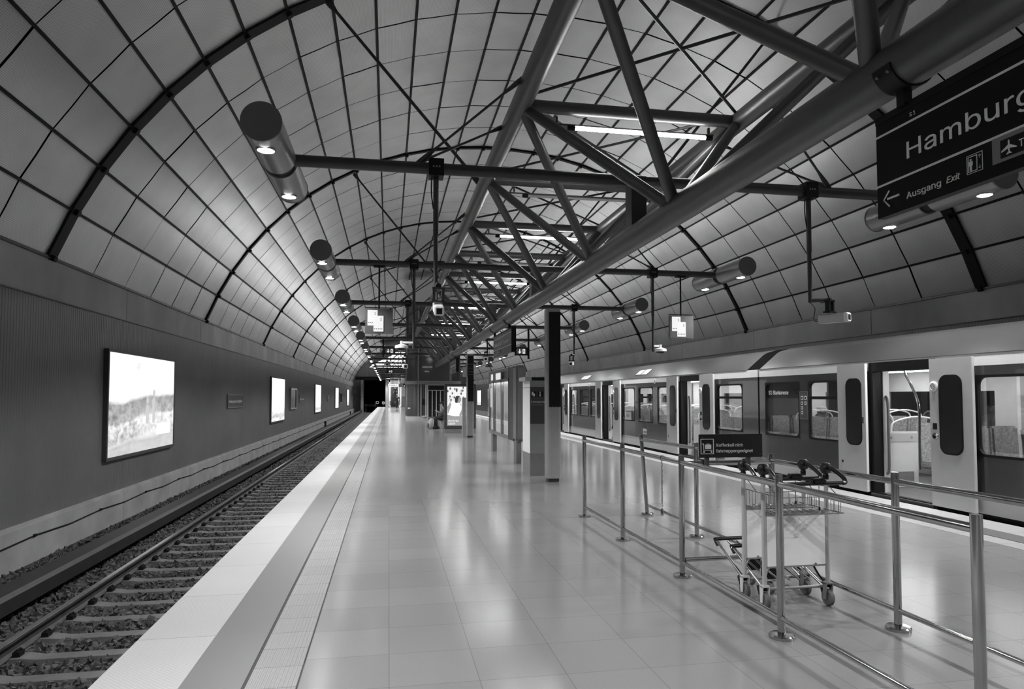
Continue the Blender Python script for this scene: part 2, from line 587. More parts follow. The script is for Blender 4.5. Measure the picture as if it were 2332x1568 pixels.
uvl = me.uv_layers.new(name='UVMap')
for lp in me.loops:
    uvl.data[lp.index].uv = me_uv[lp.vertex_index]
for p in me.polygons:
    p.use_smooth = True
me.materials.append(M['panel'])
o = bpy.data.objects.new('ceiling', me); C.objects.link(o); struct(o, 'barrel vault of grey perforated metal panels')
# dark shell behind the panels
b = MB()
for i in range(NP):
    n0, n1 = vnormal(i), vnormal(i + 1)
    a0 = (VP[i][0] - n0.x * 0.12, VP[i][1] - n0.y * 0.12); a1 = (VP[i + 1][0] - n1.x * 0.12, VP[i + 1][1] - n1.y * 0.12)
    b.quad((a0[0], Y0, a0[1]), (a1[0], Y0, a1[1]), (a1[0], Y1, a1[1]), (a0[0], Y1, a0[1]))
struct(b.build('ceiling', 'black', smooth=True, fix=False))
# purlins: dark profiles along the joints
b = MB()
for i in range(1, NP):
    nn = vnormal(i); t = Vector((-nn.y, nn.x))
    c = Vector(VP[i]) + nn * 0.012
    b.obox((c.x, (Y0 + Y1) / 2, c.y), (t.x * 0.024, 0, t.y * 0.024), (0, (Y1 - Y0) / 2, 0), (nn.x * 0.03, 0, nn.y * 0.03))
struct(b.build('trim_1', 'rib', fix=False), 'dark seam profiles running along the vault')
# ribs
ribs = [y for y in rib_ys if y > 5]
for k, ry in enumerate(ribs):
    b = MB()
    for i in range(NP):
        n0, n1 = vnormal(i), vnormal(i + 1)
        p = [Vector(VP[i]) + n0 * 0.055, Vector(VP[i + 1]) + n1 * 0.055, Vector(VP[i + 1]) - n1 * 0.05, Vector(VP[i]) - n0 * 0.05]
        hw = 0.14 if k == 0 else 0.07       # the joint rib near the camera is twice as wide
        y0, y1 = ry - hw, ry + hw
        b.quad((p[0].x, y0, p[0].y), (p[1].x, y0, p[1].y), (p[1].x, y1, p[1].y), (p[0].x, y1, p[0].y))
        b.quad((p[0].x, y0, p[0].y), (p[3].x, y0, p[3].y), (p[2].x, y0, p[2].y), (p[1].x, y0, p[1].y))
        b.quad((p[0].x, y1, p[0].y), (p[1].x, y1, p[1].y), (p[2].x, y1, p[2].y), (p[3].x, y1, p[3].y))
    for i in range(NP + 1):
        nn = vnormal(i); c = Vector(VP[i]) + nn * 0.075; t = Vector((-nn.y, nn.x))
        b.obox((c.x, ry, c.y), (t.x * 0.05, 0, t.y * 0.05), (0, 0.05, 0), (nn.x * 0.04, 0, nn.y * 0.04))
    struct(b.build('vault_rib', 'rib', fix=False), 'black arched rib of the vault, %s from the camera' % ORD[k])

# walls ------------------------------------------------------------------
def corrugated(name, x, z0, z1, sgn, y0, y1, m):
    b = MB()
    per = 0.085; n = int((y1 - y0) / per)
    prof = []
    for i in range(n):
        yy = y0 + i * per
        prof += [(yy, 0.0), (yy + per * 0.4, 0.0), (yy + per * 0.5, 0.004), (yy + per * 0.9, 0.004)]
    for (a, d0), (c, d1) in zip(prof, prof[1:]):
        b.quad((x + sgn * d0, a, z0), (x + sgn * d1, c, z0), (x + sgn * d1, c, z1), (x + sgn * d0, a, z1))
    return b.build(name, m, fix=False)
M['corr'] = mat('corrugated_panel', 0.16, 0.42, 0.35, 0.10, 0.8)
struct(corrugated('wall_left', XL, -0.46, 3.29, 1, Y0, 115.5, M['corr']), 'dark corrugated metal cladding of the left wall')
struct(corrugated('wall_right', XR, -0.46, 3.29, -1, Y0, Y1, M['corr']), 'dark corrugated metal cladding of the right wall')
def streaked(name):
    m, nt, bs = nodes_of(name)
    tc = nd(nt, 'ShaderNodeTexCoord')
    mp = nd(nt, 'ShaderNodeMapping'); mp.inputs['Scale'].default_value = (1, 0.55, 0.25)
    nt.links.new(tc.outputs['Object'], mp.inputs['Vector'])
    n1 = nd(nt, 'ShaderNodeTexNoise'); n1.inputs['Scale'].default_value = 1.2; n1.inputs['Detail'].default_value = 5
    nt.links.new(mp.outputs[0], n1.inputs['Vector'])
    n2 = nd(nt, 'ShaderNodeTexNoise'); n2.inputs['Scale'].default_value = 0.7; n2.inputs['Detail'].default_value = 6
    nt.links.new(tc.outputs['Object'], n2.inputs['Vector'])
    f = mth(nt, 'ADD', mth(nt, 'MULTIPLY', n1.outputs[0], 0.6), mth(nt, 'MULTIPLY', n2.outputs[0], 0.4))
    nt.links.new(ramp(nt, f, [(0.35, 0.30), (0.55, 0.42), (0.72, 0.6)]), bs.inputs['Base Color'])
    bs.inputs['Roughness'].default_value = 0.75
    return m
M['streak'] = streaked('stained_concrete')
for nm, x, s in (('trim_2', XL, 1), ('trim_3', XR, -1)):
    b = MB()
    L = 6.1
    n = int((Y1 - Y0) / L)
    xa, xb = sorted((x - s * 0.15, x + s * 0.012))
    for i in range(n + 1):
        b.box(xa, xb, Y0 + i * L + 0.012, min(Y1, Y0 + (i + 1) * L) - 0.012, 3.30, 4.0)
    b.box(*sorted((x - s * 0.3, x - s * 0.02)), Y0, Y1, 3.2, 4.2)
    struct(b.build(nm, 'streak'), 'stained concrete band above the cladding')
    b = MB()
    b.box(*sorted((x - s * 0.1, x + s * 0.035)), Y0, Y1, 3.285, 3.305)
    b.box(*sorted((x - s * 0.1, x + s * 0.06)), Y0, Y1, 3.985, 4.03)
    struct(b.build('trim_4' if s > 0 else 'trim_5', 'dgrey'))
for nm, x, s in (('baseboard_left', XL, 1), ('baseboard_right', XR, -1)):
    b = MB(); L = 5.06
    for i in range(int((Y1 - Y0) / L) + 1):
        b.box(*sorted((x - s * 0.2, x + s * 0.10)), Y0 + i * L + 0.006, min(Y1, Y0 + (i + 1) * L) - 0.006, -1.2, -0.50)
    b.box(*sorted((x - s * 0.2, x + s * 0.06)), Y0, Y1, -0.52, -0.455)
    struct(b.build(nm, 'plinth'), 'pale concrete plinth below the cladding')
b = MB(); b.box(XL - 0.4, XL - 0.25, Y0, Y1, -1.3, 4.1); b.box(XR + 0.25, XR + 0.4, Y0, Y1, -1.3, 4.1)
struct(b.build('wall_outer', 'black'))
# end of the hall behind the camera
b = MB(); b.box(XL - 0.4, XR + 0.4, Y0 - 0.2, Y0, -1.3, 11)
struct(b.build('wall_back', 'dgrey'))
# far end wall with the black tunnel mouth
b = MB()
YE = Y1
fw = lambda u, v, t: (u, t, v)
b.box(XL - 0.3, -4.15, YE, YE + 0.3, -1.3, 4.4)
b.box(XL - 0.3, -0.42, YE, YE + 0.3, 4.4, 5.0)
b.prism([(XL - 0.3, 5.0), (-1.0, 5.0), (-1.0, 6.55), (-3.3, 6.55), (-2.35, 7.25), (-1.0, 7.9), (0.5, 8.6), (0.5, 11), (XL - 0.3, 11)], fw, YE, YE + 0.3)
b.box(-0.45, 0.0, YE, YE + 0.3, -1.3, 5.0)
b.box(6.5, XR + 0.3, YE, YE + 0.3, 4.4, 11)
b.box(-1.0, 6.5, YE, YE + 0.3, 5.0, 6.55); b.box(0.5, 6.5, YE, YE + 0.3, 9.2, 11)
b.box(6.5, 7.2, YE, YE + 0.3, -1.3, 4.4); b.box(12.3, XR + 0.3, YE, YE + 0.3, -1.3, 4.4)
struct(b.build('wall_end', 'concrete'), 'grey end wall over the black tunnel mouths')
b = MB(); b.box(XL - 0.2, -0.42, YE - 0.25, YE, 4.42, 4.95)
struct(b.build('trim_6', 'black'))
b = MB(); b.box(-4.6, -0.3, YE + 0.3, YE + 30, 4.5, 4.7); b.box(-4.6, -4.4, YE + 0.3, YE + 30, -1.3, 4.6); b.box(-0.4, -0.2, YE + 0.3, YE + 30, -1.3, 4.6); b.box(-4.6, -0.2, YE + 30, YE + 30.2, -1.3, 4.6)
struct(b.build('wall_tunnel', 'black'), 'black lining of the track tunnel')
b = MB(); b.box(-4.6, -4.2, YE - 1.6, YE + 0.1, -1.2, 4.3); struct(b.build('wall_pier', 'concrete'))
win = MB(); win.quad((-3.4, YE + 0.25, 6.5), (6.5, YE + 0.25, 6.5), (6.5, YE + 0.25, 9.3), (-3.4, YE + 0.25, 9.3))
gl = win.build('window_1', 'daylight', fix=False); struct(gl, 'bright glazing high in the end wall')
fr = MB()
for x in (-1.0, 0.3, 1.6, 2.9, 4.2, 5.5):
    fr.box(x - 0.05, x + 0.05, YE + 0.05, YE + 0.2, 6.55, 9.3)
for z in (7.3, 8.1):
    fr.box(-1.0, 6.5, YE + 0.05, YE + 0.2, z - 0.05, z + 0.05)
for x in (-1.0, 1.6, 4.2):
    fr.tube((x, YE + 0.1, 6.55), (x + 2.6, YE + 0.1, 9.0), 0.06, 6); fr.tube((x + 2.6, YE + 0.1, 6.55), (x, YE + 0.1, 9.0), 0.06, 6)
fr.build('window_frame', 'dgrey', gl)

# platform ---------------------------------------------------------------
PE = 104.0
b = MB(); b.box(-0.48, 6.52, Y0, PE, -0.3, 0.0)
struct(b.build('floor', 'floor'), 'polished grey stone tiles of the island platform')
def strip(nm, x0, x1, m, label):
    b = MB(); b.box(x0, x1, Y0, PE, -0.12, 0.0)
    struct(b.build(nm, m), label)
strip('trim_7', -1.61, -1.125, 'edge', 'white platform edge slabs on the left')
strip('trim_8', -1.125, -0.785, 'stripgrey', 'mid grey strip beside the left edge slabs')
strip('trim_9', -0.765, -0.49, 'tactile', 'ribbed tactile strip on the left of the platform')
strip('trim_10', 6.53, 6.81, 'tactile', 'ribbed tactile strip on the right of the platform')
strip('trim_11', 6.83, 7.16, 'stripgrey', 'mid grey strip beside the right edge slabs')
strip('trim_12', 7.16, 7.645, 'edge', 'white platform edge slabs in front of the train')
b = MB(); b.box(-0.785, -0.765, Y0, PE, -0.1, -0.004); b.box(-0.49, -0.48, Y0, PE, -0.1, -0.004); b.box(6.52, 6.53, Y0, PE, -0.1, -0.004); b.box(6.81, 6.83, Y0, PE, -0.1, -0.004)
struct(b.build('trim_13', 'black'))
b = MB(); b.box(-1.35, 7.3, Y0, PE, -1.2, -0.1)
struct(b.build('floor_base', 'concrete'))
# track bed
b = MB(); b.box(XL, -1.3, Y0, YE + 30, -1.3, -1.13); b.box(7.2, XR, Y0, YE, -1.3, -1.13)
struct(b.build('ground', 'ground'), 'dark dusty track bed')
# ballast stones
rb = random.Random(11)
sv, sf = [], []
def stone(x, y, z, s):
    n = len(sv)
    q = Quaternion((rb.random() - .5, rb.random() - .5, rb.random() - .5, rb.random() - .5)).normalized()
    for p in ((-1, -1, -1), (1, -1, -1), (1, 1, -1), (-1, 1, -1), (-1, -1, 1), (1, -1, 1), (1, 1, 1), (-1, 1, 1)):
        k = s * (0.35 + 0.5 * rb.random())
        v = q @ Vector((p[0] * k * 1.2, p[1] * k, p[2] * k * 0.75))
        sv.append((x + v.x, y + v.y, z + v.z))
    for f in ((0, 3, 2, 1), (4, 5, 6, 7), (0, 1, 5, 4), (1, 2, 6, 5), (2, 3, 7, 6), (3, 0, 4, 7)):
        sf.append(tuple(n + i for i in f))
def strew(ya, yb, dens):
    for _ in range(int((yb - ya) * dens)):
        yy = rb.uniform(ya, yb)
        xx = rb.uniform(-5.55, -1.75)
        if xx > -3.96 and abs((yy - 4.33 + .296) % .592 - .296) < .115 and rb.random() > .04:
            continue
        stone(xx, yy, (-1.13 if xx > -3.96 else -1.085) + rb.uniform(-0.01, 0.035), rb.uniform(0.025, 0.05))
strew(4.5, 13, 1500); strew(13, 26, 1000); strew(26, 48, 350)
me = bpy.data.meshes.new('ballast'); me.from_pydata(sv, [], sf); me.materials.append(M['stone'])
o = bpy.data.objects.new('ballast', me); C.objects.link(o)
tag(o, 'dark crushed stone ballast between the sleepers of the left track', 'ballast', kind='stuff')
# sleepers
SX0, SX1 = -4.39, -1.79
def sleeper_mesh():
    b = MB()
    sec = [(SX0, -1.075, 0.10), (-4.15, -1.07, 0.10), (-3.95, -1.068, 0.10), (-3.66, -1.068, 0.10), (-3.52, -1.088, 0.085), (-2.66, -1.088, 0.085), (-2.52, -1.068, 0.10), (-2.2, -1.068, 0.10), (SX1, -1.075, 0.10)]
    for x, z, h in sec:
        b.v += [(x, -h - 0.04, -1.22), (x, -h, z), (x, h, z), (x, h + 0.04, -1.22)]
    for i in range(len(sec) - 1):
        a, c = i * 4, i * 4 + 4
        for j in range(3):
            b.f.append((a + j, a + j + 1, c + j + 1, c + j))
    b.f += [(0, 1, 2, 3), tuple(len(b.v) - 4 + j for j in (3, 2, 1, 0))]
    return b
sl0 = thing('sleeper', (-3.09, 4.33, -1.2), 'grey concrete sleeper lying in the dark ballast of the left track', 'sleeper', 'sleepers of the left track')
sb = sleeper_mesh(); sb.v = [(x, y + 4.33, z) for x, y, z in sb.v]
sb.build('beam', 'sleeper', sl0)
for x in (-3.94, -3.73):
    cb = MB(); cb.obox((x, 4.33, -1.045), (.035, 0, 0), (0, .05, 0), (0, 0, .025)); cb.path([(x - .03, 4.28, -1.03), (x, 4.30, -1.0), (x, 4.36, -1.0), (x + .03, 4.38, -1.03)], .012, 6)
    cb.build('rail_clip', 'black', sl0)
for i in range(1, 186):
    y = 4.33 + 0.592 * i
    if i < 30:
        copy_tree(sl0, (-3.09, y, -1.2))
    else:
        if i == 30:
            far = copy_tree(KIDS(sl0)[0], (-3.09, y, -1.2)); far.parent = None; far.name = 'sleeper'
            for k in ('label', 'category', 'group'): far[k] = sl0[k]
        else:
            c = far.copy(); C.objects.link(c); c.location = (-3.09, y, -1.2)
# rails
def rail(x, label):
    z = -1.075
    prof = [(-.07, 0), (-.07, .012), (-.012, .03), (-.009, .105), (-.036, .12), (-.036, .148), (-.028, .155), (.028, .155), (.036, .148), (.036, .12), (.009, .105), (.012, .03), (.07, .012), (.07, 0)]
    r = thing('rail', (x, 4, z), label, 'rail')
    b = MB(); b.prism([(x + u, z + v) for u, v in prof], FY, Y0, YE + 25); b.build('rail_web', 'rust', r)
    b = MB(); b.box(x - .029, x + .029, Y0, YE + 25, z + .150, z + .1565); b.build('rail_head', 'railtop', r)
rail(-3.84, 'steel rail with a shiny head, farther from the platform edge')
rail(-2.34, 'steel rail tucked close below the left platform edge')
t = thing('power_rail', (-4.6, 4, -1.1), 'dark power rail under its box cover along the left wall', 'rail')
b = MB(); b.prism([(-4.78, -0.86), (-4.78, -0.80), (-4.70, -0.74), (-4.42, -0.74), (-4.36, -0.78), (-4.36, -0.95), (-4.39, -0.95), (-4.39, -0.80), (-4.75, -0.80), (-4.75, -0.86)], FY, Y0, YE); b.build('cover', 'cover', t)
b = MB(); b.box(-4.62, -4.5, Y0, YE, -0.95, -0.85); b.build('conductor', 'rust', t)
for i in range(24):
    b = MB(); y = 5 + i * 4.4; b.box(-4.8, -4.7, y - .06, y + .06, -1.15, -0.82); b.box(-4.8, -4.5, y - .06, y + .06, -1.0, -0.95); b.build('bracket', 'cover', t)

# cable along the plinth
pts = []
rc = random.Random(4); y = 6.0
while y < 112:
    pts.append((XL + 0.115, y, -0.70 + (0.012 if len(pts) % 2 else -0.025))); y += 1.3
t = thing('cable', (XL + .115, 6, -.7), 'thin dark cable clipped along the left concrete plinth', 'cable')
MB().path(pts, 0.010, 6).build('wire', 'black', t, smooth=True)
b = MB()
for p in pts[1::2]:
    b.box(p[0] - .02, p[0] + .02, p[1] - .03, p[1] + .03, p[2] - .02, p[2] + .02)
b.build('clip', 'black', t)['kind'] = 'stuff'

# ================================================================ ROOF TRUSS
BX, BZ = 3.11, 3.645
AX, CXX, AZ = 1.66, 4.72, 5.38
PIT = 3.08
TE = 45.2
T = thing('roof_truss', (BX, 8, BZ), 'grey tubular triangular truss hanging lengthwise above the platform', 'truss')
MB().tube((BX, -3.0, BZ), (BX, TE, BZ), 0.155, 28).build('bottom_chord', 'truss', T, True)
MB().tube((AX, -3.0, AZ), (AX, TE, AZ), 0.13, 24).build('top_chord', 'truss', T, True)
MB().tube((CXX, -3.0, AZ), (CXX, TE, AZ), 0.13, 24).build('top_chord', 'truss', T, True)
a_ys = [8.48 + PIT * k for k in range(-3, 12)]
b_ys = [6.94 + PIT * k for k in range(-3, 13)]
for y in a_ys:
    MB().tube((AX, y, AZ), (CXX, y, AZ), 0.085, 16).build('cross_tube', 'truss', T, True)
for y in a_ys:
    for by in (y - PIT / 2, y + PIT / 2):
        if by > TE: continue
        for x in (AX, CXX):
            MB().tube((x, y, AZ), (BX, by, BZ), 0.068, 14).build('diagonal', 'truss', T, True)
for ya, yb in zip(a_ys, a_ys[1:]):
    MB().tube((AX, ya, AZ + .1), (CXX, yb, AZ + .1), 0.02, 8).build('brace_rod', 'arm', T, True)
    MB().tube((CXX, ya, AZ + .1), (AX, yb, AZ + .1), 0.02, 8).build('brace_rod', 'arm', T, True)
def clevis(b, p0, p1, r):
    """rod with fork ends"""
    p0, p1 = Vector(p0), Vector(p1); d = (p1 - p0).normalized()
    b.tube(p0, p1, r, 8)
    for p, s in ((p0, 1), (p1, -1)):
        b.tube(p, p + d * s * 0.12, r * 2.0, 8); b.tube(p + d * s * 0.12, p + d * s * 0.3, r * 2.0, 8, r1=r)
for ry in ribs:
    if ry > 44: continue
    for x0, z0, x1 in ((-1.2, 9.08, AX - .08), (8.05, 9.42, CXX + .08)):
        b = MB(); clevis(b, (x0, ry, z0), (x1, ry - 0.9, AZ + 0.1), 0.03); b.build('tie_rod', 'arm', T, True)
# ================================================================ LAMP BEAMS
ARM0, ARMP, AZM = 8.2, 6.13, 4.38
LXL, LXR = -1.29, 7.52
arm_ys = [ARM0 + ARMP * k for k in range(0, 18)]  # the farthest few are added to light the end wall
def make_arm(y):
    r = thing('lamp_arm', (BX, y, AZM), 'x', 'beam', 'lamp arms across the platform')
    MB().tube((LXL + .1, y, AZM), (LXR - .1, y, AZM), 0.07, 18).build('pipe', 'arm', r, True)
    for s in (-1, 1):
        b = MB(); b.box(BX - .09, BX + .11, y + s * .10 - .012, y + s * .10 + .012, BZ + .02, AZM + .03)
        b.build('mounting_plate', 'arm', r)
    b = MB(); b.box(BX - .09, BX - .07, y - .1, y + .1, BZ + .05, AZM + .03); b.build('mounting_plate', 'arm', r)
    for xa, xc in ((.33, AX - .1), (5.9, CXX + .1)):
        for dy in (-.35, 1.15):
            b = MB(); clevis(b, (xa, y, AZM + .06), (xc, y + dy, AZ + .05), 0.016); b.build('stay_rod', 'arm', r, True)
    return r
arm = make_arm(ARM0)
arm['label'] = 'dark pipe beam across the platform, nearest to the camera, carrying two tube lamps'
for k, y in enumerate(arm_ys[1:], 1):
    if y > TE - 1 and k % 1 == 0:
        pass
    copy_tree(arm, (BX, y, AZM), label='dark pipe beam across the platform with lamps, %s from the camera' % ORD[k])
for y in (ARM0 - ARMP, ARM0 - 2 * ARMP):
    copy_tree(arm, (BX, y, AZM), label='dark pipe beam across the platform, %s' % ('overhead' if y > 0 else 'behind the camera'))
def make_lamp(x, y, sgn, label, grp, up=False):
    """two steel tubes end to end on a dark collar: a downlight in each"""
    r = thing('tube_lamp', (x, y, AZM), label, 'lamp', grp)
    R = 0.2
    for s in (-1, 1):
        e0, e1 = y + s * .08, y + s * 1.12
        b = MB(); b.lathe((x, 0, AZM), [(R, e0), (R, e1 - s * .0)], 40, axis=(0, 1, 0))
        sh = b.build('lamp_housing', 'shell', r, True)
        MB().lathe((x, e1, AZM), [(R + .004, -.012), (R + .004, .012), (R - .01, .014)] if s > 0 else [(R - .01, -.014), (R + .004, -.012), (R + .004, .012)], 40, axis=(0, 1, 0)).build('end_cap', 'cap', sh, True)
        yl = y + s * .84
        b = MB(); b.lathe((x, yl, AZM - R + .012), [(.085, .02), (.085, -.014), (.06, -.024)], 24); b.build('lens', 'lens', sh, True)
        b = MB(); b.lathe((x, yl, AZM - R + .014), [(.10, .02), (.10, -.012), (.086, -.016), (.086, .02)], 24); b.build('lens_rim', 'shell', sh, True)
        d = Vector((sgn * .5, 0, .87)).normalized()
        c = Vector((x, y + s * .6, AZM)) + d * (R + .002)
        t_ = Vector((d.z, 0, -d.x))
        b = MB(); b.obox(c, t_ * .05, (0, .38, 0), d * .006); b.build('fill_strip', 'filllens', sh)  # unseen strip added as a seat for the fill light
        lamp_light('SPOT', 'downlight', (x, yl, AZM - R - .03), DOWN_W, r, .07, 136, .45)
        if up:
            a = lamp_light('AREA', 'vault_fill', c + d * .02, UP_W, r, .12, sy=.76)  # upward light added to brighten the far vault
            a.rotation_euler = (0, math.atan2(d.x, d.z) + PI, 0)
    MB().lathe((x, y, AZM), [(R - .02, -.09), (R - .02, .09)], 32, axis=(0, 1, 0)).build('collar', 'black', r, True)
    return r
for x, sgn, side in ((LXL, -1, 'left'), (LXR, 1, 'right')):
    p = make_lamp(x, ARM0, sgn, 'grey twin tube lamp at the %s end of the nearest beam' % side, 'tube lamps on the beam ends')
    for k, y in enumerate(arm_ys[1:], 1):     # from the third or fourth pair on, added fill lights brighten the vault
        if k == (3 if side == 'left' else 2):
            p = make_lamp(x, y, sgn, 'grey twin tube lamp on the %s, on the %s beam from the camera' % (side, ORD[k]), 'tube lamps on the beam ends', True)
            continue
        copy_tree(p, (x, y, AZM), label='grey twin tube lamp on the %s, on the %s beam from the camera' % (side, ORD[k]))
    for y in (ARM0 - ARMP, ARM0 - 2 * ARMP):
        copy_tree(p, (x, y, AZM), label='grey twin tube lamp on the %s, on the beam %s' % (side, 'overhead' if y > 0 else 'behind the camera'))

# fluorescent battens under the cross tubes
def batten(y, lit, label, k):
    z = AZ - .22
    r = thing('batten_light', (BX, y, z), label, 'light', 'fluorescent battens in the truss')
    xa, xb = AX + .75, CXX - .45
    MB().box(xa - .45, xb + .12, y + .065, y + .095, z + .028, z + .048).build('rail', 'dgrey', r)
    MB().tube((xa, y + .08, z), (xb, y + .08, z), 0.024, 12).build('tube', 'tube' if lit else 'offtube', r, True)
    for x in (xa - .05, xb + .05):
        MB().tube((x - .05, y + .08, z), (x + .05, y + .08, z), .035, 10).build('tube_holder', 'black', r)
    for x in (xa - .25, xb + .05):
        MB().box(x - .012, x + .012, y + .06, y + .1, z + .06, AZ - .08).build('hanger', 'arm', r)
for k, y in enumerate([q for q in a_ys if q > 8]):
    lit = (k % 2 == 0)
    batten(y, lit, ('lit' if lit else 'unlit') + ' fluorescent batten in the truss under the %s cross tube from the camera' % ORD[k], k)

# ================================================================ LEFT AND RIGHT WALL FITTINGS
def lightbox(y0, y1, z0, z1, x, s, picture, label, grp='backlit posters on the walls'):
    r = thing('light_box', (x, (y0 + y1) / 2, (z0 + z1) / 2), label, 'poster', grp)
    xa, xb = sorted((x - s * .02, x + s * .075))
    b = MB(); b.ring(rrect(y0, y1, z0, z1, .03), rrect(y0 + .06, y1 - .06, z0 + .07, z1 - .06, .02), FX, xa, xb); b.build('frame', 'dgrey', r)
    b = MB(); b.box(*sorted((x, x + s * .055)), y0 + .06, y1 - .06, z0 + .07, z1 - .06)
    p = b.build('picture', picture, r)
    return r, p
posts = [(15.36, 19.87, 'landscape', 'large backlit poster of a sunny meadow and trees, nearest on the left wall'),
         (35.4, 39.9, 'picture', 'backlit poster on the left wall, second from the camera'),
         (56.0, 60.7, 'picture', 'backlit poster on the left wall, third from the camera'),
         (76.8, 81.6, 'light', 'plain white backlit poster, fourth along the left wall'),
         (97.8, 102.6, 'picture', 'backlit poster on the left wall, farthest from the camera')]
for i, (ya, yb, mm, lb) in enumerate(posts):
    r, p = lightbox(ya, yb, .24, 2.6, XL + .02, 1, mm, lb)
    if i == 0:     # the picture's pale foreground figures, price patch and foot band
        X = XL + .083
        b = MB()
        for yc, h, wd in ((17.78, 1.62, .10), (18.22, 1.80, .09)):
            b.prism([(yc - wd, .95), (yc + wd, .95), (yc + wd * .9, h - .42), (yc + wd * 1.2, h - .3), (yc + wd * .5, h - .22), (yc - wd * .5, h - .22), (yc - wd * 1.2, h - .3), (yc - wd * .9, h - .42)], FX, X - .005, X)
            b.lathe((X - .004, yc, h - .12), [(.085, 0), (.085, .004)], 12, axis=(1, 0, 0))
        b.build('figure', 'pale', p)
        b = MB(); b.box(X - .03, X, 18.5, 19.5, .64, .92); b.build('white_patch', 'light', r)
        text('AF', .30, (X, 17.0, 2.22), (0, 1, 0), (0, 0, 1), 'adpale', r, depth=.001)
signs = [26.3, 46.6, 67.35, 88.4, 110.6]
for i, y in enumerate(signs):
    r = thing('station_sign', (XL, y + 1.25, 1.42), 'dark wall sign with the station name, %s along the left wall' % ORD[i], 'sign', 'station name signs on the left wall')
    MB().box(XL - .01, XL + .05, y, y + 2.52, 1.19, 1.655).build('panel', 'signnavy', r, bevel=.006)
    b = MB(); b.ring(rrect(y - .03, y + 2.55, 1.165, 1.68, .02), rrect(y + .01, y + 2.51, 1.2, 1.645, .02), FX, XL - .01, XL + .06); b.build('frame', 'grey', r)
    text('Hamburg Airport (Flughafen)', .2, (XL + .055, y + .14, 1.36), (0, 1, 0), (0, 0, 1), 'letter', r, width=2.24)
r = thing('display_case', (XL, 43.3, 1.45), 'glazed display case with a metal frame beside the second poster', 'display case')
MB().box(XL - .01, XL + .08, 42.05, 44.6, .82, 2.09).build('case', 'grey', r)
b = MB(); b.ring(rrect(42.05, 44.6, .82, 2.09, .02), rrect(42.25, 44.4, .9, 2.0, .02), FX, XL + .08, XL + .14); b.build('frame', 'steel', r)
MB().box(XL + .09, XL + .1, 42.2, 44.45, .88, 2.03).build('pane', 'doorglass', r)
r = thing('display_case', (XL, 85.2, 1.4), 'dark display case on the left wall after the white poster', 'display case')
MB().box(XL + .012, XL + .12, 83.6, 86.9, .78, 2.05).build('case', 'grey', r); MB().box(XL + .12, XL + .13, 83.9, 86.6, .9, 1.95).build('pane', 'doorglass', r)
for y, lb in ((63.6, 'small black sign with a letter H low on the plinth, nearer one'), (104.5, 'small black sign with a letter H low on the plinth, farther one')):
    r = thing('stop_sign', (XL + .25, y, -.9), lb, 'sign')
    MB().box(XL + .02, XL + .30, y - .05, y + .05, -1.14, -.66).build('plate', 'black', r)
    text('H', .42, (XL + .08, y - .055, -1.04), (1, 0, 0), (0, 0, 1), 'letter', r, squeeze=.55)
    MB().tube((XL + .16, y, -1.2), (XL + .16, y, -1.1), .02, 8).build('stand', 'black', r)
lightbox(95.9, 100.3, .27, 2.5, XR - .02, -1, 'picture', 'small bright backlit poster on the right wall beyond the train')
# wall end fittings by the tunnel
r = thing('wall_box', (-4.1, YE - 1.75, 1.6), 'small pale equipment box on the pier beside the tunnel mouth', 'box')
MB().box(-4.5, -4.25, YE - 1.75, YE - 1.6, 1.2, 1.9).build('housing', 'lgrey', r, bevel=.02); MB().box(-4.46, -4.29, YE - 1.77, YE - 1.75, 1.3, 1.8).build('door', 'grey', r)
r = thing('buffer_stop', (-3.1, YE + 4, -1.1), 'dark buffer stop standing across the track in the tunnel mouth', 'buffer stop')
for x in (-3.9, -2.3):
    MB().obox((x, YE + 4, -.5), (.12, 0, 0), (0, .5, 0), (0, 0, .6)).build('upright', 'dgrey', r); MB().tube((x, YE + 3.2, .1), (x, YE + 4, .1), .2, 16).build('buffer', 'grey', r)
MB().box(-4.1, -2.1, YE + 3.8, YE + 4.1, -.2, .2).build('crossbar', 'dgrey', r)
r = thing('signal_lamp', (-1.6, YE - 2, .6), 'small grey screen on a post at the tunnel mouth', 'screen')
MB().ring(rrect(-2.1, -1.6, .35, .75, .06), rrect(-2.02, -1.68, .43, .67, .03), FY, YE - 2, YE - 1.85).build('frame', 'lgrey', r)
MB().box(-2.04, -1.66, YE - 1.9, YE - 1.88, .41, .69).build('screen', 'black', r); MB().tube((-1.85, YE - 1.9, -1.2), (-1.85, YE - 1.9, .4), .03, 8).build('post', 'dgrey', r)
r = thing('round_sign', (-.85, YE - 2, .5), 'small round grey sign on a post beside the tunnel mouth', 'sign')
MB().lathe((-.85, YE - 2, .5), [(.26, 0), (.26, .04)], 20, axis=(0, 1, 0)).build('disc', 'lgrey', r); MB().box(-.88, -.82, YE - 2.02, YE - 2, .33, .67).build('mark', 'black', r)
MB().tube((-.85, YE - 1.9, -1.2), (-.85, YE - 1.9, .5), .03, 8).build('post', 'dgrey', r)

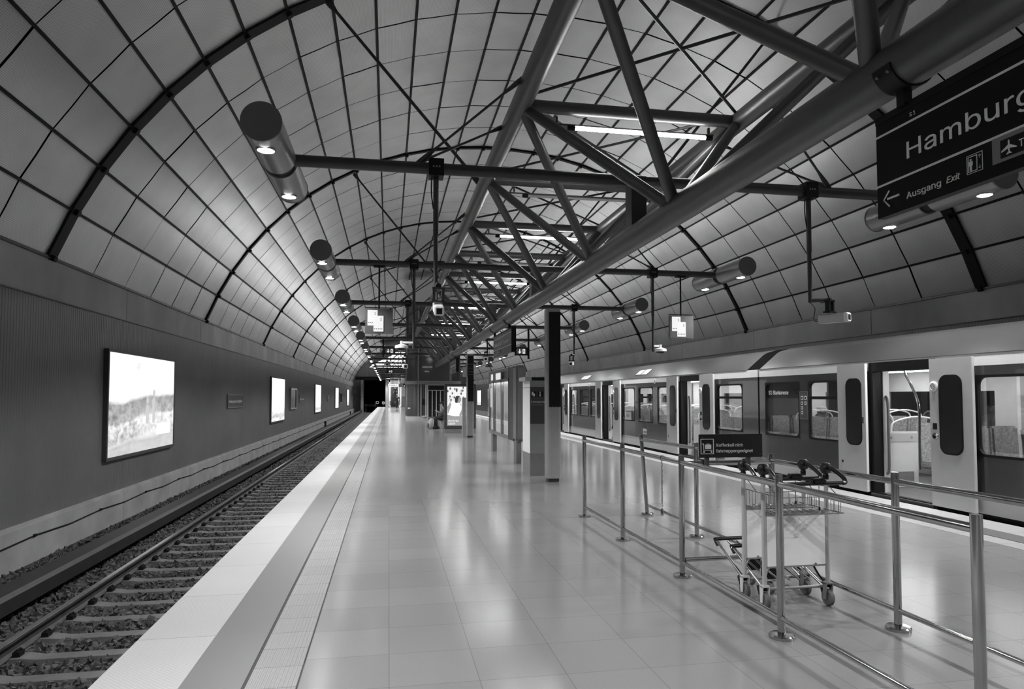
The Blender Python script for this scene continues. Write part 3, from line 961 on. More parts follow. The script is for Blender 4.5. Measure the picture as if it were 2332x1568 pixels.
# ================================================================ TRAIN
TX = 7.75
def carriage(Y0_, Y1_, doors, label, wins, detail, cab=False, ext=0.0):
    """one coach: doors = centres of the openings, wins = [(ya, yb, split)]"""
    r = thing('train_carriage', (TX + 1.5, (Y0_ + Y1_) / 2, 0), label, 'train', 'carriages of the standing train')
    x0, x1 = TX, TX + .07
    dw = .64
    ops = sorted((d - dw, d + dw) for d in doors)
    segs = []; a = Y0_
    for o0, o1 in ops:
        segs.append((a, o0)); a = o1
    segs.append((a, Y1_))
    segs[0] = (segs[0][0] - ext, segs[0][1])      # the side skin reaches out over the gangway
    lo, dk, hi = MB(), MB(), MB()
    for a, b_ in segs:
        lo.box(x0 + .005, x1, a, b_, .05, .32)
        hi.box(x0, x1, a, b_, 2.01, 2.17)
        ws = sorted((max(a, wa), min(b_, wb)) for wa, wb, _ in wins if wb > a and wa < b_)
        dk.box(x0, x1, a, b_, .32, .80); dk.box(x0, x1, a, b_, 1.885, 2.01)
        q = a
        for wa, wb in ws:
            if wa > q: dk.box(x0, x1, q, wa, .80, 1.885)
            q = wb
        if q < b_: dk.box(x0, x1, q, b_, .80, 1.885)
    for o0, o1 in ops:
        hi.box(x0, x1, o0, o1, 2.13, 2.17)
    dk.build('side_panel', 'traindark', r); lo.build('lower_panel', 'trainlight', r); hi.build('roof_band', 'trainband', r)
    prof = [(TX, 2.17), (TX + .04, 2.20), (TX + .42, 2.515), (TX + .50, 2.56), (TX + .75, 2.63), (TX + 1.2, 2.67), (TX + 1.5, 2.68), (TX + 1.8, 2.67), (TX + 2.25, 2.63), (TX + 2.58, 2.515), (TX + 3.0, 2.17), (TX + 2.95, 2.14), (TX + 1.5, 2.14), (TX + .05, 2.14)]
    b = MB(); b.prism(prof, FY, Y0_, Y1_); b.build('roof', 'trainroof', r, True)
    MB().box(TX - .004, TX + .01, Y0_, Y1_, 2.168, 2.178).build('gutter', 'dgrey', r)
    MB().box(TX + .02, TX + .12, Y0_ + .05, Y1_ - .05, -.55, .05).build('skirt', 'black', r)
    MB().box(TX + .3, TX + 2.7, Y0_ + .3, Y1_ - .3, -1.05, -.2).build('underframe', 'black', r)
    MB().box(TX + .06, TX + 2.95, Y0_, Y1_, -.08, .045).build('floor_plate', 'grey', r)
    # far side, ends, ceiling
    fs = MB(); fs.box(TX + 2.9, TX + 2.98, Y0_, Y1_, .04, .80); fs.box(TX + 2.9, TX + 2.98, Y0_, Y1_, 1.7, 2.15)
    q = Y0_
    for wa, wb, _ in sorted(wins):
        if wa > q: fs.box(TX + 2.9, TX + 2.98, q, wa, .80, 1.7)
        q = max(q, wb)
    fs.box(TX + 2.9, TX + 2.98, q, Y1_, .80, 1.7)
    fs.build('far_wall', 'interior', r)
    MB().box(TX + .06, TX + 2.95, Y0_, Y1_, 2.09, 2.14).build('inner_ceiling', 'interior', r)
    for yy in (Y0_, Y1_ - .06):
        e = MB()
        if yy == Y0_ or not cab:
            e.box(TX + .03, TX + 1.0, yy, yy + .06, .04, 2.14); e.box(TX + 2.0, TX + 2.97, yy, yy + .06, .04, 2.14)
        else:
            e.box(TX + .03, TX + 2.97, yy, yy + .06, .04, 2.14)
        e.build('end_wall', 'traindark', r)
    for d in doors:       # closed doors of the far side
        for s_ in (-1, 1):
            lf = MB().box(TX + 2.86, TX + 2.905, d + s_ * .33 - .31, d + s_ * .33 + .31, .05, 2.05).build('far_door', 'grey', r)
            b = MB(); b.prism(rrect(d + s_ * .33 - .17, d + s_ * .33 + .17, .8, 1.85, .1), FX, TX + 2.85, TX + 2.86); b.build('door_pane', 'doorglass', lf)
    for xx in (TX + .75, TX + 2.2):
        MB().box(xx - .06, xx + .06, Y0_ + .5, Y1_ - .5, 2.072, 2.09).build('lamp_strip', 'trainlamp', r)
    # windows
    for wa, wb, split in wins:
        fr = MB(); fr.ring(rrect(wa, wb, .80, 1.885, .005), rrect(wa + .035, wb - .035, .835, 1.85, .10), FX, x0 - .004, x1 - .02)
        f_ = fr.build('window_frame', 'black', r)
        if split:
            MB().box(x0 - .003, x1 - .02, wa + .02, wb - .02, 1.545, 1.60).build('window_bar', 'black', f_)
        MB().quad((x0 + .012, wa + .02, .82), (x0 + .012, wb - .02, .82), (x0 + .012, wb - .02, 1.87), (x0 + .012, wa + .02, 1.87)).build('pane', 'glass', f_, fix=False)
        MB().quad((TX + 2.93, wa, .80), (TX + 2.93, wb, .80), (TX + 2.93, wb, 1.7), (TX + 2.93, wa, 1.7)).build('far_pane', 'glass', r, fix=False)
    # doors
    for d in doors:
        o0, o1 = d - dw, d + dw
        b = MB(); b.ring([(o0 - .045, .04), (o1 + .045, .04), (o1 + .045, 2.145), (o0 - .045, 2.145)], [(o0 + .05, .042), (o1 - .05, .042), (o1 - .05, 2.0), (o0 + .05, 2.0)], FX, x0 - .012, x0 + .16)
        b.build('door_frame', 'black', r)
        MB().box(x0 - .05, x0 + .3, o0, o1, -.02, .042).build('door_sill', 'dgrey', r)
        for side, ya, yb, wa, wb in ((-1, o0 - .89, o0 - .17, o0 - .71, o0 - .35), (1, o1 + .02, o1 + .72, o1 + .13, o1 + .48)):
            if side < 0: ya, yb, wa, wb = o0 - .76, o0 - .03, o0 - .58, o0 - .22
            lf = MB().box(TX - .10, TX - .055, ya, yb, .05, 2.135).build('door_leaf', 'trainlight', r, bevel=.004)
            b = MB(); b.prism(rrect(wa - .02, wb + .02, .79, 1.90, .13, 7), FX, TX - .1045, TX - .10); b.build('window_seal', 'black', lf)
            b = MB(); b.prism(rrect(wa, wb, .81, 1.88, .115, 7), FX, TX - .107, TX - .1044); b.build('door_pane', 'doorglass', lf)
            if side < 0 and detail:
                yy = yb - .09
                b = MB(); b.lathe((TX - .10, yy, 1.74), [(.05, 0), (.075, -.012), (.075, -.02), (.05, -.025), (.047, -.008)], 20, axis=(1, 0, 0)); b.build('door_lamp', 'white', lf, True)
                b = MB(); b.box(TX - .106, TX - .1, yy - .035, yy + .035, 1.13, 1.22); b.build('notice', 'black', lf)
                b = MB(); b.lathe((TX - .10, yy, 1.03), [(.055, 0), (.05, -.012), (.03, -.016)], 14, axis=(1, 0, 0)); q_ = b.build('door_button', 'steel', lf, True)
                b = MB(); b.lathe((TX - .116, yy, 1.03), [(.03, 0), (.026, -.008)], 12, axis=(1, 0, 0)); b.build('button_cap', 'black', lf)
            if side > 0 and detail:
                b = MB(); b.box(TX - .104, TX - .1, ya + .05, ya + .11, 1.16, 1.26); b.build('notice', 'dgrey', lf)
                b = MB(); b.lathe((TX - .1, yb - .11, .5), [(.022, 0), (.022, -.004)], 12, axis=(1, 0, 0)); b.build('lock', 'black', lf)
        if detail:      # inside the door: pocket edge with its long grip, partition, grab pole
            MB().box(TX + .16, TX + .27, o1 - .07, o1 - .03, .05, 2.02).build('door_pocket', 'interior', r)
            b = MB(); b.smooth_path([(TX + .20, o1 - .07, .35), (TX + .20, o1 - .115, .45), (TX + .20, o1 - .12, 1.0), (TX + .20, o1 - .115, 1.5), (TX + .20, o1 - .07, 1.6)], .022, 8); b.build('grip', 'grey', r, True)
            yp = o1 + .40
            b = MB(); b.box(TX + .55, TX + 1.19, yp, yp + .04, .06, 1.0); pt = b.build('partition', 'interior', r)
            b = MB(); b.box(TX + .58, TX + 1.17, yp - .012, yp, .83, .97); b.build('partition_rail', 'lgrey', pt)
            for xx in (TX + .66, TX + 1.06):
                MB().lathe((xx, yp - .012, .90), [(.022, 0), (.018, -.012)], 10, axis=(0, 1, 0)).build('knob', 'steel', pt, True)
            b = MB(); b.box(TX + .6, TX + 1.1, yp - .005, yp, .14, .32); b.build('vent_grille', 'grey', pt)
            b = MB(); b.smooth_path([(TX + .72, yp + .05, 1.0), (TX + .78, yp + .05, 1.16), (TX + 1.2, yp + .05, 1.25), (TX + 1.62, yp + .05, 1.18), (TX + 1.68, yp + .05, 1.0)], .014, 8); b.build('grab_rail', 'white', pt, True)
            st = MB(); st.obox((TX + 1.47, yp + .06, .80), (.24, 0, 0), (0, .045, 0), (0, .03, .34)); sx_ = st.build('seat_back', 'seat', r, bevel=.03)
            MB().obox((TX + 1.47, yp - .17, .43), (.24, 0, 0), (0, .21, 0), (0, 0, .06)).build('cushion', 'seat', sx_, bevel=.03)
            pth = [(TX + .70, o1 + .10, 2.08), (TX + .70, o1 + .06, 1.95), (TX + .70, o1 - .06, 1.76), (TX + .70, o1 - .17, 1.54), (TX + .70, o1 - .205, 1.3), (TX + .70, o1 - .19, .42)]
            MB().smooth_path(pth, .02, 10).build('grab_pole', 'steel', r, True)
    # seats in facing pairs
    if detail:
        for a, b_ in segs:
            y = a + .75
            flip = 1
            while y < b_ - .5:
                for xa in (TX + .14, TX + .60, TX + 1.92, TX + 2.38):
                    st = MB()
                    st.obox((xa + .21, y + flip * .06, .80), (.205, 0, 0), (0, .05, .0), (0, flip * .05, .40))
                    s_ = st.build('seat_back', 'seat', r, bevel=.03)
                    MB().obox((xa + .21, y + flip * .30, .42), (.205, 0, 0), (0, .22, 0), (0, 0, .06)).build('cushion', 'seat', s_, bevel=.025)
                for xa in (TX + .16, TX + 1.94):
                    MB().smooth_path([(xa + .03, y, 1.15), (xa + .1, y, 1.27), (xa + .44, y, 1.33), (xa + .78, y, 1.27), (xa + .85, y, 1.15)], .014, 8).build('grab_rail', 'white', r, True)
                y += .30 if flip < 0 else 1.35
                flip = -flip
    return r
carA = carriage(-6.0, 13.2, (2.5, 9.17), 'nearest train carriage, cut by the right edge of the photo', [(3.85, 5.0, 0), (5.4, 6.5, 0), (6.55, 7.82, 0), (10.35, 11.5, 1), (11.78, 12.98, 0)], True)
for xa in (TX + .14, TX + .62):
    MB().obox((xa + .22, 8.22, .82), (.225, 0, 0), (0, .05, 0), (0, .02, .36)).build('seat_back', 'seat', carA, bevel=.03)
for xa in (TX + .10, TX + .57):
    MB().obox((xa + .22, 12.98, .84), (.215, 0, 0), (0, .05, 0), (0, 0, .36)).build('seat_back', 'seat', carA, bevel=.03)
carB = carriage(13.72, 33.3, (16.5, 23.15, 29.8), 'middle train carriage with three open doors, behind the trolley railing', [(13.9, 15.1, 1), (17.85, 18.75, 0), (19.1, 20.28, 1), (20.62, 21.75, 0), (24.5, 25.45, 0), (25.68, 26.92, 1), (27.3, 28.35, 0), (31.2, 32.4, 1)], True, ext=.46)
carC = carriage(33.9, 53.3, (37.0, 43.6, 50.2), 'farthest train carriage, glimpsed behind the ticket machine and notice board', [(34.3, 35.4, 1), (38.3, 39.4, 0), (39.8, 41.0, 1), (41.4, 42.4, 0), (44.9, 46, 0), (46.4, 47.5, 1), (48, 49, 0)], False, True)
# gangway bellows between the coaches
for ya, yb, lb in ((13.2, 13.72, 'dark rubber gangway between the nearest and middle carriages'), (33.3, 33.9, 'dark rubber gangway between the middle and farthest carriages')):
    r = thing('gangway', (TX + 1.5, (ya + yb) / 2, 1), lb, 'gangway')
    b = MB()
    for i in range(6):
        y = ya + .02 + (yb - ya - .04) * i / 6
        b.ring([(TX + .35, .1), (TX + 2.65, .1), (TX + 2.65, 2.1), (TX + 2.3, 2.45), (TX + .7, 2.45), (TX + .35, 2.1)], [(TX + .5, .1), (TX + 2.5, .1), (TX + 2.5, 2.0), (TX + 2.2, 2.3), (TX + .8, 2.3), (TX + .5, 2.0)], FY, y, y + (yb - ya) / 7)
    b.build('bellows', 'rubber', r)
    MB().box(TX + .5, TX + 2.5, ya + .01, yb - .01, 0, .06).build('bridge_plate', 'grey', r)
# lettering on the train
text('S1 Blankenese', .155, (TX + .03, 12.90, 1.638), (0, -1, 0), (0, 0, 1), 'led', carA, 'destination_text', width=.70)
MB().box(TX + .035, TX + .05, 11.82, 12.95, 1.56, 1.86).build('destination_board', 'doorglass', carA)
b = MB(); b.ring(rrect(19.60, 19.92, .43, .62, .03), rrect(19.625, 19.895, .447, .603, .022), FX, TX - .004, TX + .002); b.build('logo_frame', 'letter', carB)
MB().box(TX - .002, TX + .001, 19.62, 19.9, .445, .605).build('logo_field', 'white', carB)
text('DB', .145, (TX - .003, 19.865, .472), (0, -1, 0), (0, 0, 1), 'traindark', carB, 'logo_letters', width=.21, bold=.003)
b = MB(); b.ring(rrect(19.595, 19.925, .425, .625, .03), rrect(19.61, 19.91, .44, .61, .022), FX, TX - .005, TX); b.build('logo_frame', 'dgrey', carB)
for y in (18.95, 25.6):
    b = MB(); b.lathe((TX - .001, y, 2.05), [(.075, 0), (.075, -.004)], 20, axis=(1, 0, 0)); d_ = b.build('class_disc', 'white', carB)
    text('2' if y < 20 else 'S', .11, (TX - .006, y + .035, 2.01), (0, -1, 0), (0, 0, 1), 'black', carB, 'class_mark', bold=.003)
sl = Vector((.38, 0, .315)).normalized()
text('4085', .17, (TX + .13, 23.72, 2.275), (0, -1, 0), sl, 'grey', carB, 'coach_number', shear=.25)
def roofwin(y, car):
    for k in range(2):
        ya = y + k * .52
        o_ = MB()
        for dy0, dy1, up, m in ((0, .48, 0, 'dgrey'), (.03, .45, .004, 'lgrey')):
            pass
        c = Vector((TX + .23, ya + .24, 2.36))
        nrm = Vector((-sl.z, 0, sl.x))
        MB().obox(c + nrm * .005, sl * .13, (0, .24, 0), nrm * .006).build('roof_light', 'dgrey', car)
        MB().obox(c + nrm * .010, sl * .115, (0, .215, 0), nrm * .004).build('roof_light_pane', 'grey' if k else 'lgrey', car)
roofwin(19.9, carB); roofwin(26.3, carB)
b = MB(); b.box(TX - .003, TX + .001, 11.52, 11.77, 1.17, 1.69); n_ = b.build('notice', 'noticegrey', carA); b = MB(); b.ring(rrect(11.515, 11.775, 1.165, 1.695, .01), rrect(11.525, 11.765, 1.175, 1.685, .01), FX, TX - .004, TX); b.build('notice_rim', 'grey', n_)
for y, z, s_ in ((11.73, 1.57, .075), (11.62, 1.57, .075), (11.73, 1.47, .06), (11.62, 1.47, .06), (11.73, 1.38, .06), (11.73, 1.29, .06)):
    MB().box(TX - .005, TX - .003, y - s_, y, z - s_ * .5, z + s_ * .5).build('pictogram', 'letter', n_); MB().lathe((TX - .006, y - s_ * .5, z), [(s_ * .28, 0), (s_ * .28, -.001)], 8, axis=(1, 0, 0)).build('pictogram_mark', 'black', n_)
text('DB-AG 474 195', .1, (TX - .002, 15.2, .12), (0, -1, 0), (0, 0, 1), 'black', carB, 'coach_text', squeeze=.8)
# map seen through the window, bright reflection of a poster is left to the light
MB().box(TX + .99, TX + 1.0, 11.0, 11.3, 1.2, 1.6).build('notice', 'white', carA)

# ================================================================ TROLLEY RAILINGS
RAX, RBX = 2.58, 3.46
PY = [8.76, 7.26, 5.71, 4.17, 2.62]
def rail_post(r, x, y, top):
    p = MB().tube((x, y, .0), top, .0255, 18).build('post', 'steel', r, True)
    MB().lathe((x, y, 0), [(.082, 0), (.082, .018), (.074, .026), (.03, .028)], 28).build('floor_flange', 'steel', p, True)
def railing(x, tops, label, cross):
    r = thing('railing', (x, 5.7, 0), label, 'railing')
    for y in PY:
        rail_post(r, x, y, tops.get(y, (x, y, 1.075)))
    ptop = [Vector(tops.get(y, (x, y, 1.075))) for y in PY]
    for a, b_ in zip(ptop, ptop[1:]):
        d = Vector((0, 0, -.065))
        MB().tube(a + d, b_ + d, .0225, 18).build('top_rail', 'steel', r, True)
    for a, b_ in zip(PY, PY[1:]):
        MB().tube((x, a, .13), (x, b_, .13), .018, 14).build('bottom_rail', 'steel', r, True)
    if cross:
        MB().tube((RBX, 5.71, 1.0), (RAX + .025, 5.71, 1.0), .0225, 16).build('cross_rail', 'steel', r, True)
        MB().tube((RBX, 5.71, .15), (RAX + .025, 5.71, .15), .02, 14).build('cross_rail', 'steel', r, True)
    else:
        MB().lathe((x, 6.15, 1.01), [(.027, -.02), (.027, .02)], 14, axis=(0, 1, 0)).build('sleeve', 'steel', r, True)
    return r
railing(RAX, {}, 'left run of the brushed steel trolley railing, nearer the camera', False)
railing(RBX, {8.76: (3.395, 8.80, 1.075)}, 'right run of the brushed steel trolley railing with a bent end post, nearer the train', True)
r = thing('chain', (RAX, 6.15, .99), 'short steel chain with a weight hanging from the left railing', 'chain')
b = MB()
for i in range(16):
    z = .975 - i * .0275; a = i % 2
    pts = [(RAX + (math.cos(t) * .007 if a else 0), 6.15 + (0 if a else math.cos(t) * .007), z + math.sin(t) * .017) for t in [2 * PI * j / 8 for j in range(8)]]
    b.path(pts, .0028, 5, closed=True)
b.build('links', 'steel', r)['kind'] = 'stuff'
MB().lathe((RAX, 6.15, .46), [(.006, 0), (.016, .012), (.016, .05), (.007, .075)], 12).build('weight', 'steel', r, True)
r = thing('trolley_sign', (3.0, 5.65, 1.15), 'black sign about luggage trolleys clamped on the cross rail of the railing', 'sign')
pl = MB().box(2.715, 3.325, 5.628, 5.645, 1.055, 1.262).build('plate', 'signblack', r, bevel=.003)
for x in (2.80, 3.20):
    MB().box(x - .018, x + .018, 5.648, 5.675, .98, 1.2).build('clamp', 'dgrey', r); MB().lathe((x, 5.71, 1.0), [(.034, -.02), (.034, .02)], 14, axis=(1, 0, 0)).build('clamp', 'black', r, True)
text('Kofferkuli nich', .054, (2.875, 5.626, 1.152), (1, 0, 0), (0, 0, 1), 'white', r, width=.253)
text('fahrtreppengeeignet', .054, (2.875, 5.626, 1.100), (1, 0, 0), (0, 0, 1), 'white', r, width=.354)
MB().ring(rrect(2.722 + .005, 2.85, 1.088, 1.222, .002), rrect(2.731, 2.846, 1.093, 1.217, .002), FY, 5.622, 5.628).build('pictogram', 'letter', r)
b = MB(); b.path([(2.742, 5.625, 1.178), (2.755, 5.625, 1.178), (2.755, 5.625, 1.122), (2.835, 5.625, 1.122)], .0035, 6); b.prism(rrect(2.768, 2.826, 1.133, 1.172, .005), FY, 5.622, 5.627); b.path([(2.787, 5.625, 1.172), (2.787, 5.625, 1.18), (2.807, 5.625, 1.18), (2.807, 5.625, 1.172)], .003, 6)
for x in (2.757, 2.828): b.lathe((x, 5.622, 1.107), [(.008, 0), (.008, .004)], 12, axis=(0, 1, 0))
b.build('pictogram', 'letter', r)
for x, z in ((2.745, 1.235), (3.30, 1.235), (3.30, 1.08), (2.745, 1.08)):
    MB().lathe((x, 5.628, z), [(.004, 0), (.003, -.003)], 8, axis=(0, 1, 0)).build('screw', 'steel', r)

# ================================================================ LUGGAGE TROLLEYS
def trolley(y, label):
    r = thing('luggage_trolley', (3.06, y, 0), label, 'trolley', 'luggage trolleys in the railing')
    xl, xr = 2.80, 3.33
    for x, s in ((xl, -1), (xr, 1)):
        MB().tube((x, y, .17), (x, y, .99), .0165, 14).build('upright', 'alu', r, True)
        # rear castor: fork plates, tyre, hub
        wh = MB().lathe((x, y, .0625), [(.035, -.019), (.056, -.019), (.0625, -.012), (.0625, .012), (.056, .019), (.035, .019)], 28, axis=(1, 0, 0)).build('wheel', 'rubber', r, True)
        MB().lathe((x, y, .0625), [(.04, -.014), (.012, -.02), (.012, .02), (.04, .014)], 20, axis=(1, 0, 0)).build('hub', 'plastic', wh, True)
        b = MB()
        for q in (-.027, .027):
            b.prism([(y - .016, .05), (y + .016, .05), (y + .024, .17), (y - .024, .17)], FX, x + q - .003, x + q + .003)
        b.box(x - .03, x + .03, y - .024, y + .024, .165, .178); b.build('fork', 'lgrey' if s < 0 else 'grey', r)
        b = MB(); b.obox((x + .01, y + .05, .145), (.024, 0, 0), (0, .04, -.012), (0, .006, .022)); b.obox((x + .01, y + .085, .10), (.012, 0, 0), (0, .012, .03), (0, .008, -.004)); b.build('brake', 'plastic', r, bevel=.004)
        b = MB(); b.smooth_path([(x - s * .01, y + .03, .17), (x - s * .05, y + .06, .24), (x - s * .10, y + .06, .33)], .008, 8); b.build('brake_lever', 'grey' if s < 0 else 'plastic', r, True)
        # grip arm: knob, sloping arm, down to the hand bar
        b = MB(); b.lathe((x, y, .99), [(.020, -.03), (.022, .0), (.014, .02)], 14); b.build('neck', 'plastic', r, True)
        b = MB(); b.lathe((x, y + .0, 1.045), [(.024, -.036), (.042, -.022), (.046, 0), (.042, .022), (.024, .036)], 18, axis=(1, 0, 0)); b.build('knob', 'plastic', r, True)
        b = MB(); b.smooth_path([(x, y - .005, 1.06), (x, y - .09, 1.045), (x + s * .01, y - .19, .995), (x + s * .0, y - .225, .965), (x - s * .03, y - .235, .962)], .0165, 10); b.build('handle_arm', 'plastic', r, True)
    b = MB(); b.tube((xl + .02, y - .235, .962), (xr - .02, y - .235, .962), .0145, 12); b.build('hand_bar', 'plastic', r, True)
    b = MB(); b.box(3.05, 3.16, y - .26, y - .19, .955, 1.0); b.build('coin_lock', 'plastic', r, bevel=.012)
    b = MB()
    for i in range(9):
        z = .945 - i * .017
        b.path([(3.10 + (math.cos(t) * .005 if i % 2 else 0), y - .245 + (0 if i % 2 else math.cos(t) * .005), z + math.sin(t) * .010) for t in [2 * PI * j / 6 for j in range(6)]], .0022, 4, closed=True)
    b.lathe((3.10, y - .245, .75), [(.006, 0), (.012, .02), (.008, .045)], 8); b.build('key_chain', 'steel', r)
    # advertising panel and basket
    b = MB(); b.box(xl + .022, xr - .022, y - .008, y + .008, .315, .70); b.build('panel', 'white', r)
    MB().box(xl + .018, xr - .018, y - .012, y + .012, .695, .725).build('panel_rail', 'grey', r); MB().box(xl + .018, xr - .018, y - .012, y + .012, .305, .317).build('panel_rail', 'grey', r)
    for x in (xl + .11, xr - .11):
        MB().lathe((x, y - .012, .325), [(.008, 0), (.008, -.008)], 8, axis=(0, 1, 0)).build('clip', 'grey', r)
    b = MB(); w_ = .0036
    y0, y1 = y - .21, y + .02
    for z in (.735, .86):
        b.path([(xl + .02, y1, z), (xl + .005, y0, z), (xr - .005, y0, z), (xr - .02, y1, z)], w_, 6)
    for i in range(9):
        x = xl + .03 + (xr - xl - .06) * i / 8
        b.path([(x, y1, .735), (x, y0 + .02, .735), (x, y0, .75), (x, y0, .86)], w_ * .8, 5)
    for i in range(4):
        yy = y0 + .05 + i * .045
        b.path([(xl + .01, yy, .86), (xl + .01, yy, .735), (xr - .01, yy, .735), (xr - .01, yy, .86)], w_ * .8, 5)
    b.path([(xl + .02, y - .005, .95), (xl + .02, y - .16, .86)], w_, 5); b.path([(xr - .02, y - .005, .95), (xr - .02, y - .16, .86)], w_, 5)
    b.build('basket', 'steel', r, True)
    # load deck running forward and up to the bumper
    for x0, x1 in ((xl + .015, xl + .045), (xr - .015, xr - .045)):
        MB().smooth_path([(x0, y + .02, .135), (x0 + (x1 - x0) * .4, y + .25, .22), (x1, y + .50, .315), (x1, y + .56, .325)], .0125, 10).build('deck_rail', 'steel', r, True)
    for k in range(4):
        x = xl + .14 + k * .083
        MB().path([(x, y + .02, .20), (x, y + .3, .26), (x, y + .53, .33)], .008, 8).build('deck_bar', 'steel', r, True)
    MB().smooth_path([(xl + .045, y + .53, .30), (xl + .045, y + .565, .335), (xl + .08, y + .575, .345), (xr - .08, y + .575, .345), (xr - .045, y + .565, .335), (xr - .045, y + .53, .30)], .0165, 10).build('bumper', 'plastic', r, True)
    MB().tube((xl + .02, y + .03, .14), (xr - .02, y + .03, .14), .012, 10).build('axle_bar', 'grey', r, True)
    b = MB(); b.box(3.0, 3.12, y + .30, y + .40, .13, .27); b.build('front_fork', 'plastic', r, bevel=.01)
    wh = MB().lathe((3.06, y + .36, .05), [(.03, -.017), (.046, -.017), (.05, -.012), (.05, .012), (.046, .017), (.03, .017)], 20, axis=(1, 0, 0)).build('front_wheel', 'rubber', r, True)
    return r
trolley(4.74, 'luggage trolley with a white panel inside the railing, the nearer of two')
trolley(5.03, 'luggage trolley with a white panel, nested just behind the nearer one')

# ================================================================ HANGING SIGNS
SX = BX
def hang_sign(yf, label, near):
    r = thing('platform_sign', (BX, yf - 1.5, 3.05), label, 'sign', 'long platform signs under the truss')
    yn = yf - (3.4 if near else 3.02)
    MB().box(SX + .001, BX + .055, yn, yf, 2.745, 3.362).build('body', 'signnavy' if not near else 'signshade', r)  # near body takes a darker copy of the far signs' paint, as shade
    MB().box(SX - .004, BX + .06, yn - .05, yf + .0, 3.355, 3.40).build('top_rail', 'black', r)
    MB().box(SX - .004, BX + .12, yn - .04, yn, 2.745, 3.40).build('end_frame', 'black', r)
    for y in (yf - .25, yn + .3):
        b = MB(); b.box(BX - .03, BX + .03, y - .03, y + .03, 3.38, BZ - .12)
        h = b.build('hanger', 'black', r)
        b = MB()
        for s in ():
            b.path([(BX + s * .165 * math.sin(a), y, BZ - .165 * math.cos(a)) for a in [.1 + .9 * i / 6 for i in range(7)]], .012, 6)
        arc = [(BX + .157 * math.sin(a), BZ - .157 * math.cos(a)) for a in [-1.35 + 2.7 * i / 14 for i in range(15)]]
        arc2 = [(BX + .168 * math.sin(a), BZ - .168 * math.cos(a)) for a in [1.35 - 2.7 * i / 14 for i in range(15)]]
        b.prism(arc + arc2, FY, y - .075, y + .075); b.build('saddle', 'black', h, True)
        for q in (-.045, .045): MB().lathe((BX - .145, y + q, BZ - .08), [(.009, 0), (.009, -.012)], 8, axis=(1, 0, 0)).build('bolt', 'grey', h)
    X = SX - .002
    D, U = (0, -1, 0), (0, 0, 1)
    b = MB(); b.box(X, SX + .001, yn, yf, 3.266, 3.279); b.box(X, SX + .001, yn, yf, 2.944, 2.957); b.build('rule_line', 'letter', r)
    text('Hamburg Airport (Flughafen)', .203, (X, yf - .245, 3.05), D, U, 'letter', r, width=2.66 if near else 2.4)
    text('S 1', .046, (X, yf - .29, 3.300), D, U, 'letter', r)
    text('Ausgang', .074, (X, yf - .25, 2.806), D, U, 'letter', r, width=.262)
    text('Exit', .070, (X, yf - .548, 2.807), D, U, 'letter', r, width=.092, shear=.2)
    b = MB(); y0 = yf - .06
    b.path([(X, y0 - .048, 2.90), (X, y0, 2.851), (X, y0 - .048, 2.80)], .006, 4); b.bar((X, y0 - .03, 2.851), (X, y0 - .132, 2.851), .012, .004, (1, 0, 0)); b.build('arrow', 'letter', r)
    ya, yb = yf - .69, yf - .79
    b = MB()
    for (u0, u1, v0, v1, t_) in ((yb, ya, 2.81, 2.912, .002), (yb + .034, ya - .008, 2.819, 2.903, .003)):
        b.ring(rrect(u0, u1, v0, v1, .001, 2), rrect(u0 + t_, u1 - t_, v0 + t_, v1 - t_, .001, 2), FX, X, X + .003)
    yc = ya - .026
    b.lathe((X, yc, 2.885), [(.006, 0), (.006, .002)], 12, axis=(1, 0, 0)); b.prism(rrect(yc - .012, yc + .012, 2.852, 2.877, .003), FX, X, X + .002); b.box(X, X + .002, yc - .007, yc - .001, 2.824, 2.853); b.box(X, X + .002, yc + .001, yc + .007, 2.824, 2.853)
    for zz, s in ((2.90, 1), (2.822, -1)):
        b.path([(X + .001, yb + .010, zz - s * .01), (X + .001, yb + .018, zz), (X + .001, yb + .026, zz - s * .01)], .0012, 4); b.path([(X + .001, yb + .018, zz), (X + .001, yb + .018, zz - s * .022)], .0012, 4)
    b.build('lift_pictogram', 'letter', r)
    ya = yf - .85
    MB().box(X, SX + .001, ya - .62, ya, 2.81, 2.945).build('pale_field', 'grey', r)
    MB().box(X - .002, X, ya - .58, ya - .05, 2.826, 2.92).build('dark_field', 'black', r)
    pl = [(0, 1), (.1, .85), (.1, .35), (1, -.25), (1, -.42), (.1, -.15), (.08, -.6), (.32, -.82), (.32, -.95), (0, -.85)]
    pl = pl + [(-u, v) for u, v in reversed(pl[1:-1])]
    MB().prism([(ya - .10 + u * .043, 2.872 + v * .038) for u, v in pl], FX, X - .004, X - .002).build('plane_pictogram', 'letter', r)
    text('Terminals', .075, (X - .003, ya - .155, 2.85), D, U, 'letter', r, squeeze=.9)
    return r
M['signshade'] = mat('sign_face_shaded', 0.005, 0.5, 0, 0.08, spec=0.2)  # same sign paint with the near sign's dim light put into the colour
hang_sign(3.84, 'large dark hanging sign with white lettering at the upper right, nearest to the camera', True)
hang_sign(20.18, 'hanging sign with the station name under the truss, second from the camera', False)
hang_sign(34.75, 'hanging sign with the station name in front of the glass lift tower', False)

